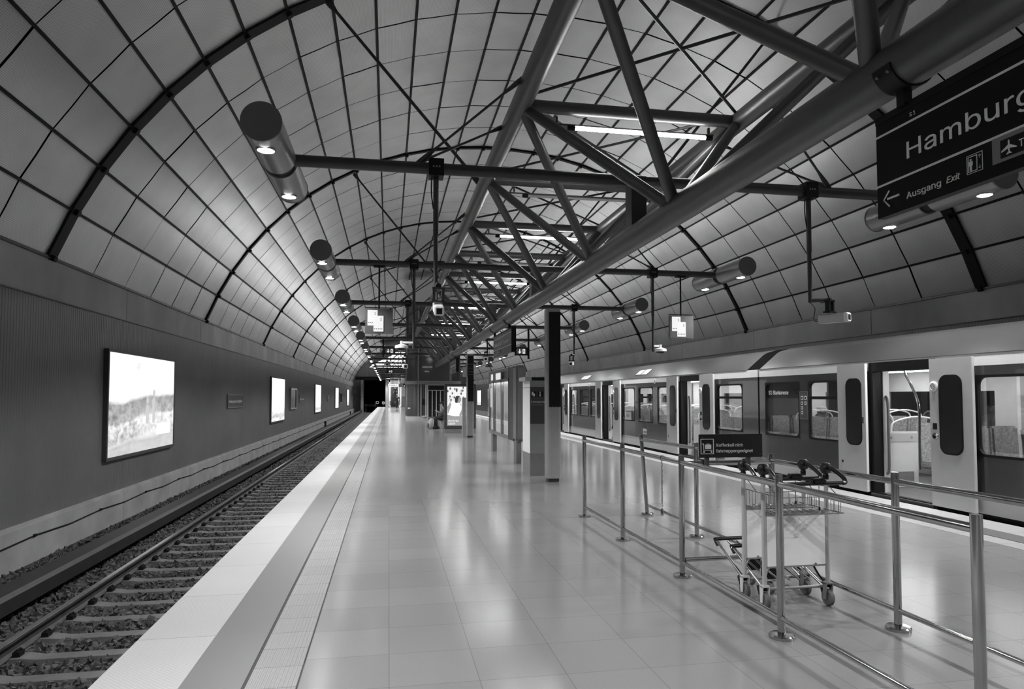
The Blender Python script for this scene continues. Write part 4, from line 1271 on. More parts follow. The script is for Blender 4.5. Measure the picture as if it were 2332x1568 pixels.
def indicator(x0, y, label):
    r = thing('train_length_sign', (x0 + .28, y, 3.17), label, 'sign', 'platform section signs')
    z0, z1, wd = 2.905, 3.42, .565
    MB().tube((x0 + .28, y, 3.40), (x0 + .28, y, AZM - .06), .018, 10).build('hanger', 'black', r, True)
    MB().box(x0 + .16, x0 + .40, y - .06, y + .06, AZM - .085, AZM - .065).build('hanger_plate', 'black', r)
    MB().box(x0, x0 + wd, y - .045, y + .045, z0, z1).build('board', 'signnavy', r, bevel=.004)
    MB().box(x0 - .005, x0 + wd + .005, y - .05, y + .05, z1 + .02, z1 + .03).build('top_bar', 'black', r)
    h = z1 - z0
    for (u0, u1, v0, v1, num, nd_, yo) in ((.083, .444, .052, .682, '1', 3, .0), (.30, .66, .283, .925, '2', 5, .006)):
        p = MB().box(x0 + u0 * wd, x0 + u1 * wd, y - .050 - yo, y - .045, z1 - v1 * h, z1 - v0 * h).build('number_panel', 'panelwhite', r)
        text(num, .105, (x0 + u1 * wd - .075, y - .053 - yo, z1 - v0 * h - .10), (1, 0, 0), (0, 0, 1), 'black', p, 'number')
        for i in range(nd_):
            xx = x0 + u0 * wd + .027 + i * .036
            MB().box(xx - .009, xx + .009, y - .053 - yo, y - .050 - yo, z1 - v1 * h + .05, z1 - v1 * h + .065).build('dot', 'black', p)
    return r
indicator(-.49, ARM0 + ARMP, 'grey hanging sign with white panels 1 and 2, left of the truss')
indicator(6.22, ARM0 + ARMP, 'grey hanging sign with white panels 1 and 2, right of the truss above the train')

def exit_sign(x, y, z, label, side):
    r = thing('exit_sign', (x, y, z), label, 'exit sign', 'small exit signs')
    px = x + side * .30
    MB().box(px - .035, px + .035, y - .03, y + .03, z - .30, AZM - .05).build('post', 'black', r)
    MB().box(x - .26, x + .26, y - .05, y + .05, z - .16, z + .16).build('case', 'black', r)
    p = MB().box(x - .20, x + .20, y - .056, y - .05, z - .11, z + .11).build('face', 'grey', r)
    b = MB(); b.bar((x - .07, y - .058, z + .09), (x - .07, y - .058, z - .02), .035, .004, (0, 1, 0)); b.prism([(x - .14, z - .01), (x, z - .01), (x - .07, z - .095)], FY, y - .06, y - .056); b.build('arrow', 'panelwhite', p)
    b = MB(); b.box(x + .05, x + .15, y - .06, y - .056, z - .09, z + .09); b.build('door_mark', 'panelwhite', p); b = MB(); b.obox((x + .10, y - .061, z), (.012, 0, .03), (0, .002, 0), (-.01, 0, .05)); b.build('figure_mark', 'black', p)
exit_sign(.03, ARM0 + ARMP * 4, 3.76, 'small sign with a down arrow and door, left of the lift tower', -1)
exit_sign(5.22, ARM0 + ARMP * 3, 3.40, 'small sign with a down arrow and door, hanging right of the truss', 1)
exit_sign(.15, ARM0 + ARMP * 9, 3.9, 'small far sign with an arrow above the platform end', -1)
def triangle(x, y, z, s, label):
    r = thing('warning_triangle', (x, y, z), label, 'warning sign', 'hanging warning triangles')
    MB().tube((x, y, z + s * .5), (x, y, AZM - .05), .012, 8).build('hanger', 'black', r)
    T3 = lambda k: [(x - s * k, z - s * .8 * k + s * .1 * (k - 1)), (x + s * k, z - s * .8 * k + s * .1 * (k - 1)), (x, z + s * .95 * k)]
    MB().prism(T3(1), FY, y - .02, y + .02).build('border', 'black', r); MB().prism(T3(.78), FY, y - .026, y - .02).build('face', 'grey', r)
    MB().prism(rrect(x - s * .22, x + s * .22, z - s * .5, z - s * .12, s * .05), FY, y - .03, y - .026).build('symbol', 'black', r)
triangle(-.1, ARM0 + ARMP * 5, 3.47, .24, 'triangular warning sign hanging on the left of the platform')
triangle(3.92, ARM0 + ARMP * 3, 2.88, .15, 'triangular warning sign hanging right of the truss beyond the second hanging sign')

# ================================================================ CAMERAS
def cam_post(r, x, y, z1, d=.03):
    MB().tube((x, y, AZM - .05), (x, y, z1 + (AZM - z1) * .45), d * 1.1, 12).build('post', 'arm', r, True)
    MB().tube((x, y, z1 + (AZM - z1) * .5), (x, y, z1), d * .92, 12).build('post', 'arm', r, True)
    b = MB(); b.box(x - .09, x + .09, y - .1, y + .1, AZM - .11, AZM + .10); c = b.build('clamp', 'black', r)
    for i in (-1, 0, 1): MB().lathe((x + i * .035, y - .1, AZM + .0), [(.011, 0), (.011, -.004)], 10, axis=(0, 1, 0)).build('bolt', 'grey', c)
    MB().smooth_path([(x - .05, y, AZM - .08), (x - .055, y, AZM - .3), (x - d, y, AZM - .5)], .008, 6).build('cable', 'black', r, True)
def box_camera(c, d, label, post, ln=.34, s=.067):
    c, d = Vector(c), Vector(d).normalized()
    r = thing('security_camera', c, label, 'camera', 'security cameras')
    sd = d.cross(Vector((0, 0, 1))).normalized(); up = sd.cross(d)
    px, py, pz = post
    cam_post(r, px, py, pz)
    j = c - d * .06 + up * .26
    MB().tube((px, py, pz + .03), (j.x, j.y, pz + .03), .027, 12).build('bracket', 'arm', r, True)
    MB().tube(j - d * .1 + (Vector((0, 0, pz + .03 - j.z))), j + d * .04 + Vector((0, 0, pz + .03 - j.z)), .033, 14).build('bracket', 'black', r, True)
    b = MB()
    for q in (-1, 1): b.obox(c + up * .155 + sd * q * .055 - d * .04, sd * .016, d * .03, up * .085)
    b.obox(c + up * .24 - d * .04, sd * .075, d * .04, up * .012); b.obox(c + up * .082 - d * .04, sd * .09, d * .05, up * .012)
    b.build('cradle', 'plastic', r)
    h = MB().obox(c, sd * s, d * ln / 2, up * s * .95).build('housing', 'lgrey', r, bevel=.012)
    MB().obox(c + d * (ln / 2 + .004), sd * s * 1.02, d * .03, up * s).build('hood', 'white', h, bevel=.012)
    MB().obox(c + d * (ln / 2 + .034), sd * s * .58, d * .003, up * s * .58).build('lens_window', 'black', h)
    MB().smooth_path([c - d * ln / 2 - up * .02, c - d * (ln / 2 + .08), c - d * (ln / 2 + .06) + up * .15, Vector((px, py, pz))], .006, 6).build('cable', 'black', r, True)
def dome_camera(x, y, z, px, label):
    r = thing('dome_camera', (x, y, z), label, 'camera', 'security cameras')
    cam_post(r, px, y, z - .06)
    s = 1 if x > px else -1
    MB().box(*sorted((px, x - s * .02)), y - .02, y + .02, z + .05, z + .09).build('bracket', 'white', r); MB().tube((x, y, z + .10), (x, y, z + .02), .03, 12).build('neck', 'white', r)
    MB().lathe((x, y, z), [(.05, .03), (.135, .0), (.14, -.05), (.11, -.055)], 28).build('ring', 'white', r, True)
    MB().lathe((x, y, z - .05), [(.10, 0), (.085, -.04), (.04, -.065)], 24).build('dome', 'doorglass', r, True)
A_ = arm_ys
box_camera((.57, A_[0] - .2, 2.64), (.0, -1, -.3), 'white box camera facing the viewer, hanging from the nearest beam left of the truss', (.55, A_[0], 2.88), .34, .056)
box_camera((5.83, A_[0] - .12, 2.64), (.50, -.87, 0), 'white box camera pointing right, hanging from the nearest beam above the train', (5.58, A_[0], 2.86), .36, .062)
dome_camera(.26, A_[1], 2.66, .51, 'white dome camera under the second beam, left of the truss')
dome_camera(6.0, A_[1], 2.66, 5.83, 'white dome camera under the second beam, right of the truss')
box_camera((5.58, A_[2] - .15, 2.62), (-.4, -.9, -.1), 'pale box camera under the third beam, right of the pillar', (5.71, A_[2], 2.86), .26, .06)
box_camera((.47, A_[2] - .1, 2.50), (.1, -1, -.1), 'pale box camera under the third beam, in front of the lift tower', (.55, A_[2], 2.78), .26, .065)
box_camera((3.75, A_[3] - .3, 3.1), (-.2, -1, -.3), 'pale box camera hanging right of the truss above a warning triangle', (3.82, A_[3] - .2, 3.3), .26, .08)

# ================================================================ PLATFORM FURNITURE
M['pillargrey'] = mat('pillar_grey', 0.29, 0.4, 0, 0.05)
def pillar(x, y, label, right=0):
    r = thing('info_pillar', (x, y, 0), label, 'pillar', 'slim grey pillars on the platform')
    w_, d_ = .135, .15
    MB().box(x - w_ * .8, x + w_ * .75, y - d_ * .7, y + d_ * .7, 0, .08).build('foot', 'dgrey', r, bevel=.01)
    b = MB(); b.prism([(x + u, y + v) for u, v in rrect(-w_, w_, -d_, d_, .07, 7)], FZ, .07, 3.25); b.build('shaft', 'pillargrey', r, True)
    MB().box(x - w_ + .035, x + w_ - .015, y - d_ - .006, y - d_ + .03, 1.40, 3.19).build('display', 'black', r, bevel=.003)
    for i in (-.03, .03): MB().lathe((x + i, y - d_ - .006, 1.41), [(.004, 0), (.004, -.003)], 8, axis=(0, 1, 0)).build('screw', 'lgrey', r)
    return r
pillar(3.055, 12.48, 'slim grey pillar with a black upper panel beside the ticket machine')
p2 = pillar(3.14, 26.4, 'slim grey pillar with a black upper panel in front of the advertising box')
for z in (2.45, 2.55, 2.67, 2.74, 2.85): MB().box(3.0, 3.28, 26.238, 26.244, z, z + .012).build('strap', 'grey', p2)
MB().tube((2.985, 26.2, 2.4), (2.985, 26.2, 3.55), .012, 8).build('conduit', 'lgrey', p2)
MB().box(2.83, 2.99, 26.18, 26.3, 2.35, 2.75).build('speaker', 'lgrey', p2, bevel=.02)
MB().box(2.86, 3.0, 26.55, 26.7, 0, 1.55).build('side_post', 'lgrey', p2)

r = thing('ticket_machine', (3.12, 13.8, 0), 'tall grey ticket machine with a dark panel, half hidden by the near pillar', 'ticket machine')
x0, x1, y0, y1 = 2.81, 3.26, 13.4, 14.14
MB().box(x0 + .004, x1, y0 + .004, y1, 0, .45).build('base', 'grey', r); MB().box(x0, x1, y0, y1, .45, 1.915).build('cabinet', 'white', r, bevel=.004)
MB().box(x0 + .0, x1, y0 - .004, y0 + .01, .45, 1.91).build('front', 'midgrey', r) if False else None
M['midgrey'] = mat('mid_grey_paint', 0.27, 0.4, 0, 0.05)
MB().box(x0 + .002, x1, y0 - .006, y0 + .002, .45, 1.905).build('front_panel', 'midgrey', r)
MB().box(x0 - .10, x1 + .02, y0 - .03, y1 - .1, 1.915, 1.99).build('canopy', 'lgrey', r); MB().box(x0 + .03, x1, y0 - .036, y0 - .03, 1.918, 1.985).build('canopy_display', 'black', r)
MB().box(x0 + .002, x1 - .05, y0 - .012, y0 - .006, 1.045, 1.79).build('notice', 'dgrey', r)
MB().box(x0 - .002, x0 + .01, y0 + .02, y1, 1.775, 1.785).build('seam', 'grey', r)
for xx, kind in ((x0 + .022, 0), (x0 + .165, 1)):
    MB().box(xx, xx + .11, y0 - .016, y0 - .012, 1.59, 1.70).build('pictogram_field', 'black', r)
    b = MB()
    if kind == 0:
        b.box(xx + .012, xx + .05, y0 - .019, y0 - .016, 1.62, 1.69); b.box(xx + .04, xx + .08, y0 - .020, y0 - .016, 1.60, 1.66)
    else:
        b.lathe((xx + .045, y0 - .016, 1.682), [(.014, 0), (.014, -.003)], 12, axis=(0, 1, 0)); b.box(xx + .032, xx + .058, y0 - .019, y0 - .016, 1.60, 1.66); b.box(xx + .024, xx + .066, y0 - .019, y0 - .016, 1.60, 1.612)
    b.build('pictogram', 'letter', r)
text('Fahrkarten', .072, (x0 + .018, y0 - .015, 1.472), (1, 0, 0), (0, 0, 1), 'letter', r, width=.315)
text('Tickets/Billets/Biglietti', .046, (x0 + .018, y0 - .015, 1.42), (1, 0, 0), (0, 0, 1), 'midgrey', r, squeeze=.8, shear=.2)

r = thing('notice_board', (3.05, 18.1, 0), 'long lit notice board with three glazed panes on two legs', 'notice board')
z0, z1, ya, yb = .52, 2.33, 15.85, 20.2
for y in (16.05, 19.75):
    MB().box(3.0, 3.12, y - .17, y + .17, 0, z1 if y < 17 else z0 + .1).build('leg', 'grey', r)
MB().box(3.06, 3.18, ya, yb, z0, z1).build('back', 'grey', r, bevel=.008)
MB().box(2.96, 3.2, ya - .16, ya + .30, z0 + .02, z1 + .01).build('end_post', 'grey', r, bevel=.05)
fr = MB()
for a, c in ((16.80, 17.95), (17.95, 19.3), (19.3, 20.2)):
    fr.ring([(a, z0), (c, z0), (c, z1), (a, z1)], [(a + .06, z0 + .08), (c - .06, z0 + .08), (c - .06, z1 - .08), (a + .06, z1 - .08)], FX, 2.97, 3.06)
    fr.box(2.97, 3.06, a, c, 1.99, 2.06)
fr.build('frame', 'grey', r)
MB().box(2.98, 3.06, ya + .3, 16.8, z0, z1).build('side_panel', 'dgrey', r)
M['boardpic'] = poster_mat('board_notices', 1, 0.62)
M['boardlight'] = emis('board_header', .8, .9)
for i, (a, c) in enumerate(((16.86, 17.89), (18.01, 19.24), (19.36, 20.14))):
    p = MB().box(3.04, 3.058, a, c, z0 + .08, 1.99).build('notice_panel', 'boardlight', r)
    MB().box(3.036, 3.04, a + .25, c - .12, .95, 1.85).build('timetable', 'boardpic', p)
    MB().box(3.03, 3.058, a, c, 2.06, z1 - .08).build('header_panel', 'grey' if i == 0 else 'boardlight', r)
    MB().quad((2.985, a, z0 + .08), (2.985, c, z0 + .08), (2.985, c, 1.99), (2.985, a, 1.99)).build('pane', 'glass', r, fix=False)
lamp_light('AREA', 'board_lamp', (3.0, 18.5, 1.97), 14, r, .05, rot=(0, 0, 0), sy=3.2)
for a, s_ in ((18.4, 'Plan'), (19.6, 'i')):
    pass

# advertising box facing the camera
AY = 29.45
r = thing('advertising_box', (3.07, AY, 0), 'backlit advertising box with a picture of a person and a snack, behind the far pillar', 'advertising box')
MB().box(2.385, 3.765, AY, AY + .25, .2, 2.14).build('case', 'dgrey', r, bevel=.01); MB().box(2.39, 3.76, AY + .02, AY + .24, 0, .2).build('base', 'grey', r)
pic = MB().box(2.51, 3.63, AY - .008, AY, .33, 2.02).build('picture', 'adpic', r) if 'adpic' in M else None
def ad_mat():
    m, nt, bs = nodes_of('advert_picture')
    tc = nd(nt, 'ShaderNodeTexCoord')
    v = nd(nt, 'ShaderNodeTexVoronoi'); v.inputs['Scale'].default_value = 9
    nt.links.new(tc.outputs['Generated'], v.inputs['Vector'])
    sp = nd(nt, 'ShaderNodeSeparateXYZ'); nt.links.new(tc.outputs['Generated'], sp.inputs[0])
    blot = ramp(nt, v.outputs['Distance'], [(0.22, 0.06), (0.40, 0.9)])
    k = ramp(nt, mth(nt, 'ADD', mth(nt, 'MULTIPLY', sp.outputs[0], -.6), sp.outputs[2]), [(0.1, 0.45), (0.35, 1.0)])
    mx = nd(nt, 'ShaderNodeMix', data_type='RGBA'); nt.links.new(k, mx.inputs['Factor'])
    mx.inputs['A'].default_value = (.75, .75, .75, 1); nt.links.new(blot, mx.inputs['B'])
    nt.links.new(mx.outputs['Result'], bs.inputs['Emission Color']); bs.inputs['Emission Strength'].default_value = 1.0
    bs.inputs['Base Color'].default_value = (.05, .05, .05, 1)
    return m
M['adpic'] = ad_mat()
pic = MB().box(2.51, 3.63, AY - .008, AY, .33, 2.02).build('picture', 'adpic', r)
M['adwhite'] = emis('advert_white', 1.0, 1.15); M['addark'] = emis('advert_dark', .03, 1.0); M['adgrey'] = emis('advert_grey', .33, 1.0)
def adpoly(pts, m, d, nm='printed_shape'):
    MB().prism([(2.51 + u * 1.12, .33 + v * 1.69) for u, v in pts], FY, AY - .008 - d, AY - .008).build(nm, m, pic)
adpoly([(.0, .0), (1, .0), (1, .2), (.6, .25), (.3, .24), (0, .28)], 'adgrey', .003)
adpoly([(.0, .18), (.05, .35), (.1, .55), (.2, .62), (.32, .60), (.42, .62), (.55, .5), (.6, .3), (.52, .14), (.3, .12), (.1, .14)], 'adwhite', .002)
adpoly([(.02, .3), (.0, .48), (.09, .58), (.16, .57), (.12, .45), (.05, .33)], 'adgrey', .003)
adpoly([(.34, .60), (.33, .68), (.35, .735), (.42, .745), (.5, .74), (.54, .70), (.54, .64), (.5, .60), (.42, .575)], 'adgrey', .003)
adpoly([(.30, .60), (.29, .69), (.33, .755), (.42, .765), (.5, .752), (.44, .72), (.42, .66), (.40, .6), (.35, .575)], 'addark', .004)
adpoly([(.46, .28), (.55, .4), (.57, .52), (.60, .52), (.62, .4), (.58, .28), (.5, .22)], 'adgrey', .003)
adpoly([(.62, .42), (.7, .44), (.74, .36), (.68, .34)], 'adgrey', .003)
text('IN EXTRA', .15, (2.55, AY - .013, .50), (1, 0, 0), (0, 0, 1), 'adwhite', pic, 'slogan', squeeze=.95)
text('CRISP', .15, (2.55, AY - .013, .375), (1, 0, 0), (0, 0, 1), 'adwhite', pic, 'slogan', squeeze=.95)

r = thing('bench', (3.1, 33.95, 0), 'grey platform bench behind the advertising box', 'bench')
MB().box(2.45, 3.7, 33.7, 34.15, .37, .41).build('seat', 'grey', r, bevel=.01); MB().box(2.45, 3.7, 34.15, 34.19, .40, .8).build('backrest', 'grey', r)
for x in (2.62, 3.55):
    for y in (33.75, 34.1): MB().box(x - .02, x + .02, y - .02, y + .02, 0, .37).build('leg', 'lgrey', r)

# ================================================================ LIFT TOWER
r = thing('lift_tower', (3.1, 48.5, 0), 'dark glass lift tower with a steel framed door standing on the platform', 'lift tower')
def tower(z0, z1, m, nm, grow=0.0, smooth=True):
    b = MB(); b.prism([(3.08 + u, 48.6 + v) for u, v in rrect(-1.88 - grow, 1.88 + grow, -1.9 - grow, 1.9 + grow, .85 + grow, 9)], FZ, z0, z1)
    return b.build(nm, m, r, smooth)
def tower_ring(z0, z1, m, nm, g0, g1):
    o_ = [(3.08 + u, 48.6 + v) for u, v in rrect(-1.88 - g1, 1.88 + g1, -1.9 - g1, 1.9 + g1, .85, 9)]; i_ = [(3.08 + u, 48.6 + v) for u, v in rrect(-1.88 - g0, 1.88 + g0, -1.9 - g0, 1.9 + g0, .85, 9)]
    b = MB(); b.ring(o_, i_, FZ, z0, z1); return b.build(nm, m, r, True)
tower_ring(0, .23, 'lgrey', 'plinth', -.08, .02)
tower_ring(.23, 2.42, 'tglass', 'lower_glazing', -.03, .0)
tower_ring(2.42, 2.66, 'grey', 'band', -.05, .02)
tower_ring(2.66, 7.9, 'tglass', 'upper_glazing', -.03, .0)
tower_ring(7.9, 9.6, 'lgrey', 'head_drum', -.1, .12)
tower_ring(.23, 1.05, 'grey', 'frosted_panel', -.07, -.04)
for x, y in ((2.02, 46.72), (4.2, 46.72), (1.24, 48.0), (4.92, 48.0), (1.25, 49.6), (4.9, 49.6)):
    MB().box(x - .07, x + .07, y - .02, y + .12, 0, 7.9).build('mullion', 'grey', r)
MB().box(1.9, 4.2, 47.6, 49.8, 0.02, 7.9).build('shaft_core', 'grey', r)
d0, d1 = 2.66, 3.78
dr = MB().ring([(d0 - .07, .0), (d1 + .07, .0), (d1 + .07, 2.40), (d0 - .07, 2.40)], [(d0, .03), (d1, .03), (d1, 2.36), (d0, 2.36)], FY, 46.60, 46.75).build('door_frame', 'lgrey', r)
MB().box(d0, d1, 46.62, 46.7, 2.03, 2.34).build('door_header', 'black', r); MB().box(d0, d1, 46.61, 46.7, 1.99, 2.03).build('door_rail', 'lgrey', dr)
for i in range(4):
    xa = d0 + i * (d1 - d0) / 4
    lf = MB().box(xa + .01, xa + (d1 - d0) / 4 - .01, 46.66, 46.69, .2, 1.99).build('door_panel', 'doorglass', r)
    MB().box(xa - .025, xa + .03, 46.62, 46.7, .2, 1.99).build('door_post', 'lgrey', lf)
MB().box(d0, d1, 46.6, 46.7, .0, .2).build('door_sill', 'grey', r)
for x0, x1, m in ((2.12, 2.24, 'grey'), (2.30, 2.42, 'dgrey'), (2.46, 2.56, 'lgrey')): MB().box(x0, x1, 46.66, 46.7, .25, 2.4).build('panel_strip', m, r)
MB().box(2.28, 2.42, 46.62, 46.66, 1.05, 1.42).build('call_panel', 'black', r)
MB().box(1.3, 1.75, 46.95, 46.97, .73, .83).build('white_strip', 'letter', r)
MB().box(2.25, 2.6, 46.62, 46.66, .22, .28).build('white_strip', 'letter', r)
MB().box(2.3, 3.0, 47.4, 47.55, 3.6, 3.68).build('lamp_panel', 'light', r)
MB().box(2.45, 2.75, 47.3, 47.5, 3.3, 3.36).build('lamp_panel', 'light', r)
MB().box(2.9, 3.25, 47.3, 47.5, 2.72, 2.9).build('lamp_panel', 'lgrey', r)
r = thing('round_canopy', (2.9, 48.3, 5.4), 'dark rounded canopy around the upper part of the lift tower', 'canopy')
prof = [(0.02, -.28), (2.2, -.30), (3.1, -.22), (3.5, -.02), (3.55, .12), (3.2, .27), (2.2, .42), (.02, .5)]
b = MB(); b.lathe((0, 0, 0), prof, 40); b.v = [(2.95 + x * 1.02, 48.4 + y * .62, 5.38 + z) for x, y, z in b.v]; b.build('shell', 'dgrey', r, True)
MB().lathe((1.4, 46.9, 5.02), [(.25, 0), (.25, -.06)], 20).build('lamp', 'light', r)
MB().smooth_path([(-.4, 47.2, 4.95), (-.55, 47, 4.7), (.9, 46.4, 4.62), (3, 46.2, 4.62)], .03, 6).build('rim_tube', 'grey', r, True)

# ================================================================ FAR END OF THE PLATFORM
b = MB(); b.box(-.45, 6.4, 113, 113.3, 0, 5.0); struct(b.build('wall_stair', 'white'), 'pale wall at the head of the stairs')
b = MB(); b.box(-.45, -.05, 101, 113, 0, 4.4); b.box(1.78, 6.4, 102, 102.3, 1.6, 5.0); struct(b.build('wall_stair', 'lgrey'))
b = MB(); b.box(1.78, 6.4, 101.95, 102.3, 0, 1.6); struct(b.build('wall_stair', 'grey'))
b = MB(); b.box(-.6, 6.6, 100.5, 118, 5.0, 5.3); struct(b.build('ceiling_stair', 'dgrey'))
lamp_light('AREA', 'stair_lamp', (.9, 106, 4.9), 450, None, 1.6, sy=9)
r = thing('escalator', (.95, 104, 0), 'escalator with dark steps rising at the far end of the platform', 'escalator')
b = MB()
for i in range(16): b.box(.36, 1.47, 102.4 + i * .55, 102.4 + (i + 1) * .55, 0, .16 + i * .21)
b.build('steps', 'dgrey', r)
for x0, x1 in ((.12, .34), (1.50, 1.72)):
    b = MB(); b.prism([(101.6, 0), (102.2, .95), (102.8, 1.05), (112, 4.5), (112, 0)], FX, x0, x1); b.build('balustrade', 'whitelit', r) if 'whitelit' in M else b.build('balustrade', 'white', r)
    b = MB(); b.path([((x0 + x1) / 2, 101.6, .3), ((x0 + x1) / 2, 101.7, .9), ((x0 + x1) / 2, 102.8, 1.12), ((x0 + x1) / 2, 112, 4.58)], .05, 8); b.build('handrail', 'black', r)
for x0, z0, z1, m in ((.02, .1, 3.6, 'light'), (1.74, .1, 3.4, 'light')):
    MB().box(x0, x0 + .08, 101.2, 101.4, z0, z1).build('lit_edge', m, r)
for x0, x1, z0, z1, m, t_, lb in ((-.07, 1.23, 2.93, 3.31, 'light', '', 'bright white direction sign over the stairs'), (1.34, 1.88, 2.89, 3.32, 'grey', '', 'small grey pictogram sign beside the white sign over the stairs'), (1.95, 2.32, 2.89, 3.32, 'black', '4', 'small black sign with a number over the stairs'), (-.35, .23, 3.58, 4.16, 'black', 'Ende', 'small black sign with white words hanging above the stairs')):
    r = thing('direction_sign', ((x0 + x1) / 2, 95, z0), lb, 'sign', 'signs over the far stairs')
    MB().box(x0, x1, 94.95, 95.05, z0, z1).build('face', m, r); MB().box(x0 - .03, x1 + .03, 94.97, 95.08, z1, z1 + .05).build('top_bar', 'black', r)
    MB().tube(((x0 + x1) / 2, 95.02, z1), ((x0 + x1) / 2, 95.02, 5.0), .02, 6).build('hanger', 'black', r)
    if t_ == '4': text('4', .38, (x0 + .08, 94.94, z0 + .08), (1, 0, 0), (0, 0, 1), 'light', r)
    elif t_: text('Ende', .2, (x0 + .05, 94.94, z0 + .08), (1, 0, 0), (0, 0, 1), 'light', r); MB().box(x0 + .05, x1 - .05, 94.94, 94.95, z1 - .18, z1 - .1).build('text_line', 'light', r)
    elif m == 'light':
        b = MB(); b.prism([(x0 + .05, z0 + .19), (x0 + .18, z0 + .28), (x0 + .18, z0 + .1)], FY, 94.94, 94.95); b.box(x0 + .3, x1 - .3, 94.94, 94.95, z0 + .16, z0 + .24); b.prism([(x1 - .05, z0 + .19), (x1 - .18, z0 + .28), (x1 - .18, z0 + .1)], FY, 94.94, 94.95); b.build('mark', 'dgrey', r)
    else: MB().ring(rrect(x0 + .1, x1 - .1, z0 + .08, z1 - .08, .02), rrect(x0 + .16, x1 - .16, z0 + .13, z1 - .13, .02), FY, 94.94, 94.95).build('mark', 'letter', r)

# ================================================================ PEOPLE
def skin_mesh(name, verts, edges, rad, m, parent, root=0, levels=1):
    off = BASE.get(parent.name, Vector((0, 0, 0)))
    me = bpy.data.meshes.new(name)
    me.from_pydata([tuple(Vector(v) - off) for v in verts], edges, [])
    o = bpy.data.objects.new(name, me); C.objects.link(o)
    mod = o.modifiers.new('s', 'SKIN'); mod.use_smooth_shade = True; mod.branch_smoothing = .6
    for i, sv_ in enumerate(me.skin_vertices[0].data):
        q = rad[i]; sv_.radius = (q, q) if isinstance(q, (int, float)) else q
        sv_.use_root = (i == root)
    sub = o.modifiers.new('u', 'SUBSURF'); sub.levels = levels; sub.render_levels = levels
    bpy.context.view_layer.update()
    m2 = bpy.data.meshes.new_from_object(o.evaluated_get(bpy.context.evaluated_depsgraph_get()))
    o.modifiers.clear(); o.data = m2; bpy.data.meshes.remove(me); m2.name = name
    m2.materials.clear(); m2.materials.append(M[m])
    o.parent = parent; BASE[o.name] = off; CH.setdefault(parent.name, []).append(o)
    return o
def person(loc, label, J, fwd, top, bottom, hair, shoe='black'):
    """J: joints by name (world); the body is one skin, clothes are wider skins over parts of the same skeleton"""
    r = thing('person', loc, label, 'person')
    f = Vector(fwd).normalized(); sd = f.cross(Vector((0, 0, 1)))
    names, V, E_, Rr = [], [], [], []
    def add(n, p, q, link=None):
        names.append(n); V.append(Vector(p)); Rr.append(q)
        if link is not None: E_.append((names.index(link), len(V) - 1))
    add('pelvis', J['pelvis'], .09)
    add('waist', J['pelvis'].lerp(J['chest'], .5), .085, 'pelvis'); add('chest', J['chest'], .09, 'waist'); add('neck', J['neck'], .052, 'chest')
    add('jaw', J['head'] - Vector((0, 0, .07)) + f * .02, .066, 'neck'); add('skull', J['head'] + Vector((0, 0, .045)), .088, 'jaw')
    for s in 'lr':
        add('sh' + s, J['sh' + s], .043, 'chest'); add('el' + s, J['el' + s], .042, 'sh' + s); add('wr' + s, J['wr' + s], .028, 'el' + s)
        hd = (J['wr' + s] - J['el' + s]).normalized(); pm = J['wr' + s] + hd * .07
        add('pm' + s, pm, (.036, .022), 'wr' + s)
        cs = hd.cross(f) if abs(hd.dot(f)) < .9 else sd
        cs = cs.normalized()
        for i in range(4):
            a = pm + cs * (-.027 + i * .018) + hd * .03
            add('f%d%s' % (i, s), a + hd * (.02 + (.01 if i in (1, 2) else 0)), .009, 'pm' + s); add('g%d%s' % (i, s), a + hd * (.05 + (.012 if i in (1, 2) else 0)) - Vector((0, 0, .012)), .007, 'f%d%s' % (i, s))
        add('t' + s, J['wr' + s] + hd * .05 + cs * .045, .010, 'wr' + s)
        add('hip' + s, J['hip' + s], .07, 'pelvis'); add('kn' + s, J['kn' + s], .046, 'hip' + s); add('an' + s, J['an' + s], .036, 'kn' + s); add('to' + s, J['an' + s] + f * .16 - Vector((0, 0, .035)), .032, 'an' + s)
    skin_mesh('body', V, E_, Rr, 'skin', r)
    P = lambda n: V[names.index(n)]
    def sub(nm, lst, ed, m, grow):
        skin_mesh(nm, [P(n) for n, _ in lst], ed, [g + grow for _, g in lst], m, r)
    sub('jacket', [('pelvis', .125), ('waist', .12), ('chest', .14), ('shl', .065), ('ell', .05), ('wrl', .04), ('shr', .065), ('elr', .05), ('wrr', .04)], [(0, 1), (1, 2), (2, 3), (3, 4), (4, 5), (2, 6), (6, 7), (7, 8)], top, .012)
    sub('trousers', [('pelvis', .125), ('hipl', .095), ('knl', .066), ('anl', .052), ('hipr', .095), ('knr', .066), ('anr', .052)], [(0, 1), (1, 2), (2, 3), (0, 4), (4, 5), (5, 6)], bottom, .010)
    for s in 'lr':
        a = P('an' + s)
        b = MB(); b.obox(a + f * .06 - Vector((0, 0, .045)), f * .13, sd * .045, (0, 0, .04)); b.build('shoe', shoe, r, bevel=.025)
    hc = J['head'] + Vector((0, 0, .06)) - f * .018
    b = MB(); b.lathe((0, 0, 0), [(.02, .10), (.06, .085), (.092, .04), (.097, 0), (.085, -.05), (.05, -.075)], 16); b.v = [tuple(hc + Vector(v)) for v in b.v]; b.build('hair', hair, r, True)
    fc = J['head'] - Vector((0, 0, .0)) + f * .088
    b = MB(); b.obox(fc - Vector((0, 0, .01)), sd * .012, f * .018, (0, 0, .022)); b.build('nose', 'skin', r, bevel=.006)
    for s in (-1, 1):
        b = MB(); b.lathe(fc + sd * s * .032 + Vector((0, 0, .022)) - f * .012, [(.012, 0), (.008, .006)], 8, axis=f); b.build('eye', 'black', r)
        b = MB(); b.lathe(J['head'] + sd * s * .088, [(.022, -.008), (.026, .006)], 8, axis=sd); b.build('ear', 'skin', r)
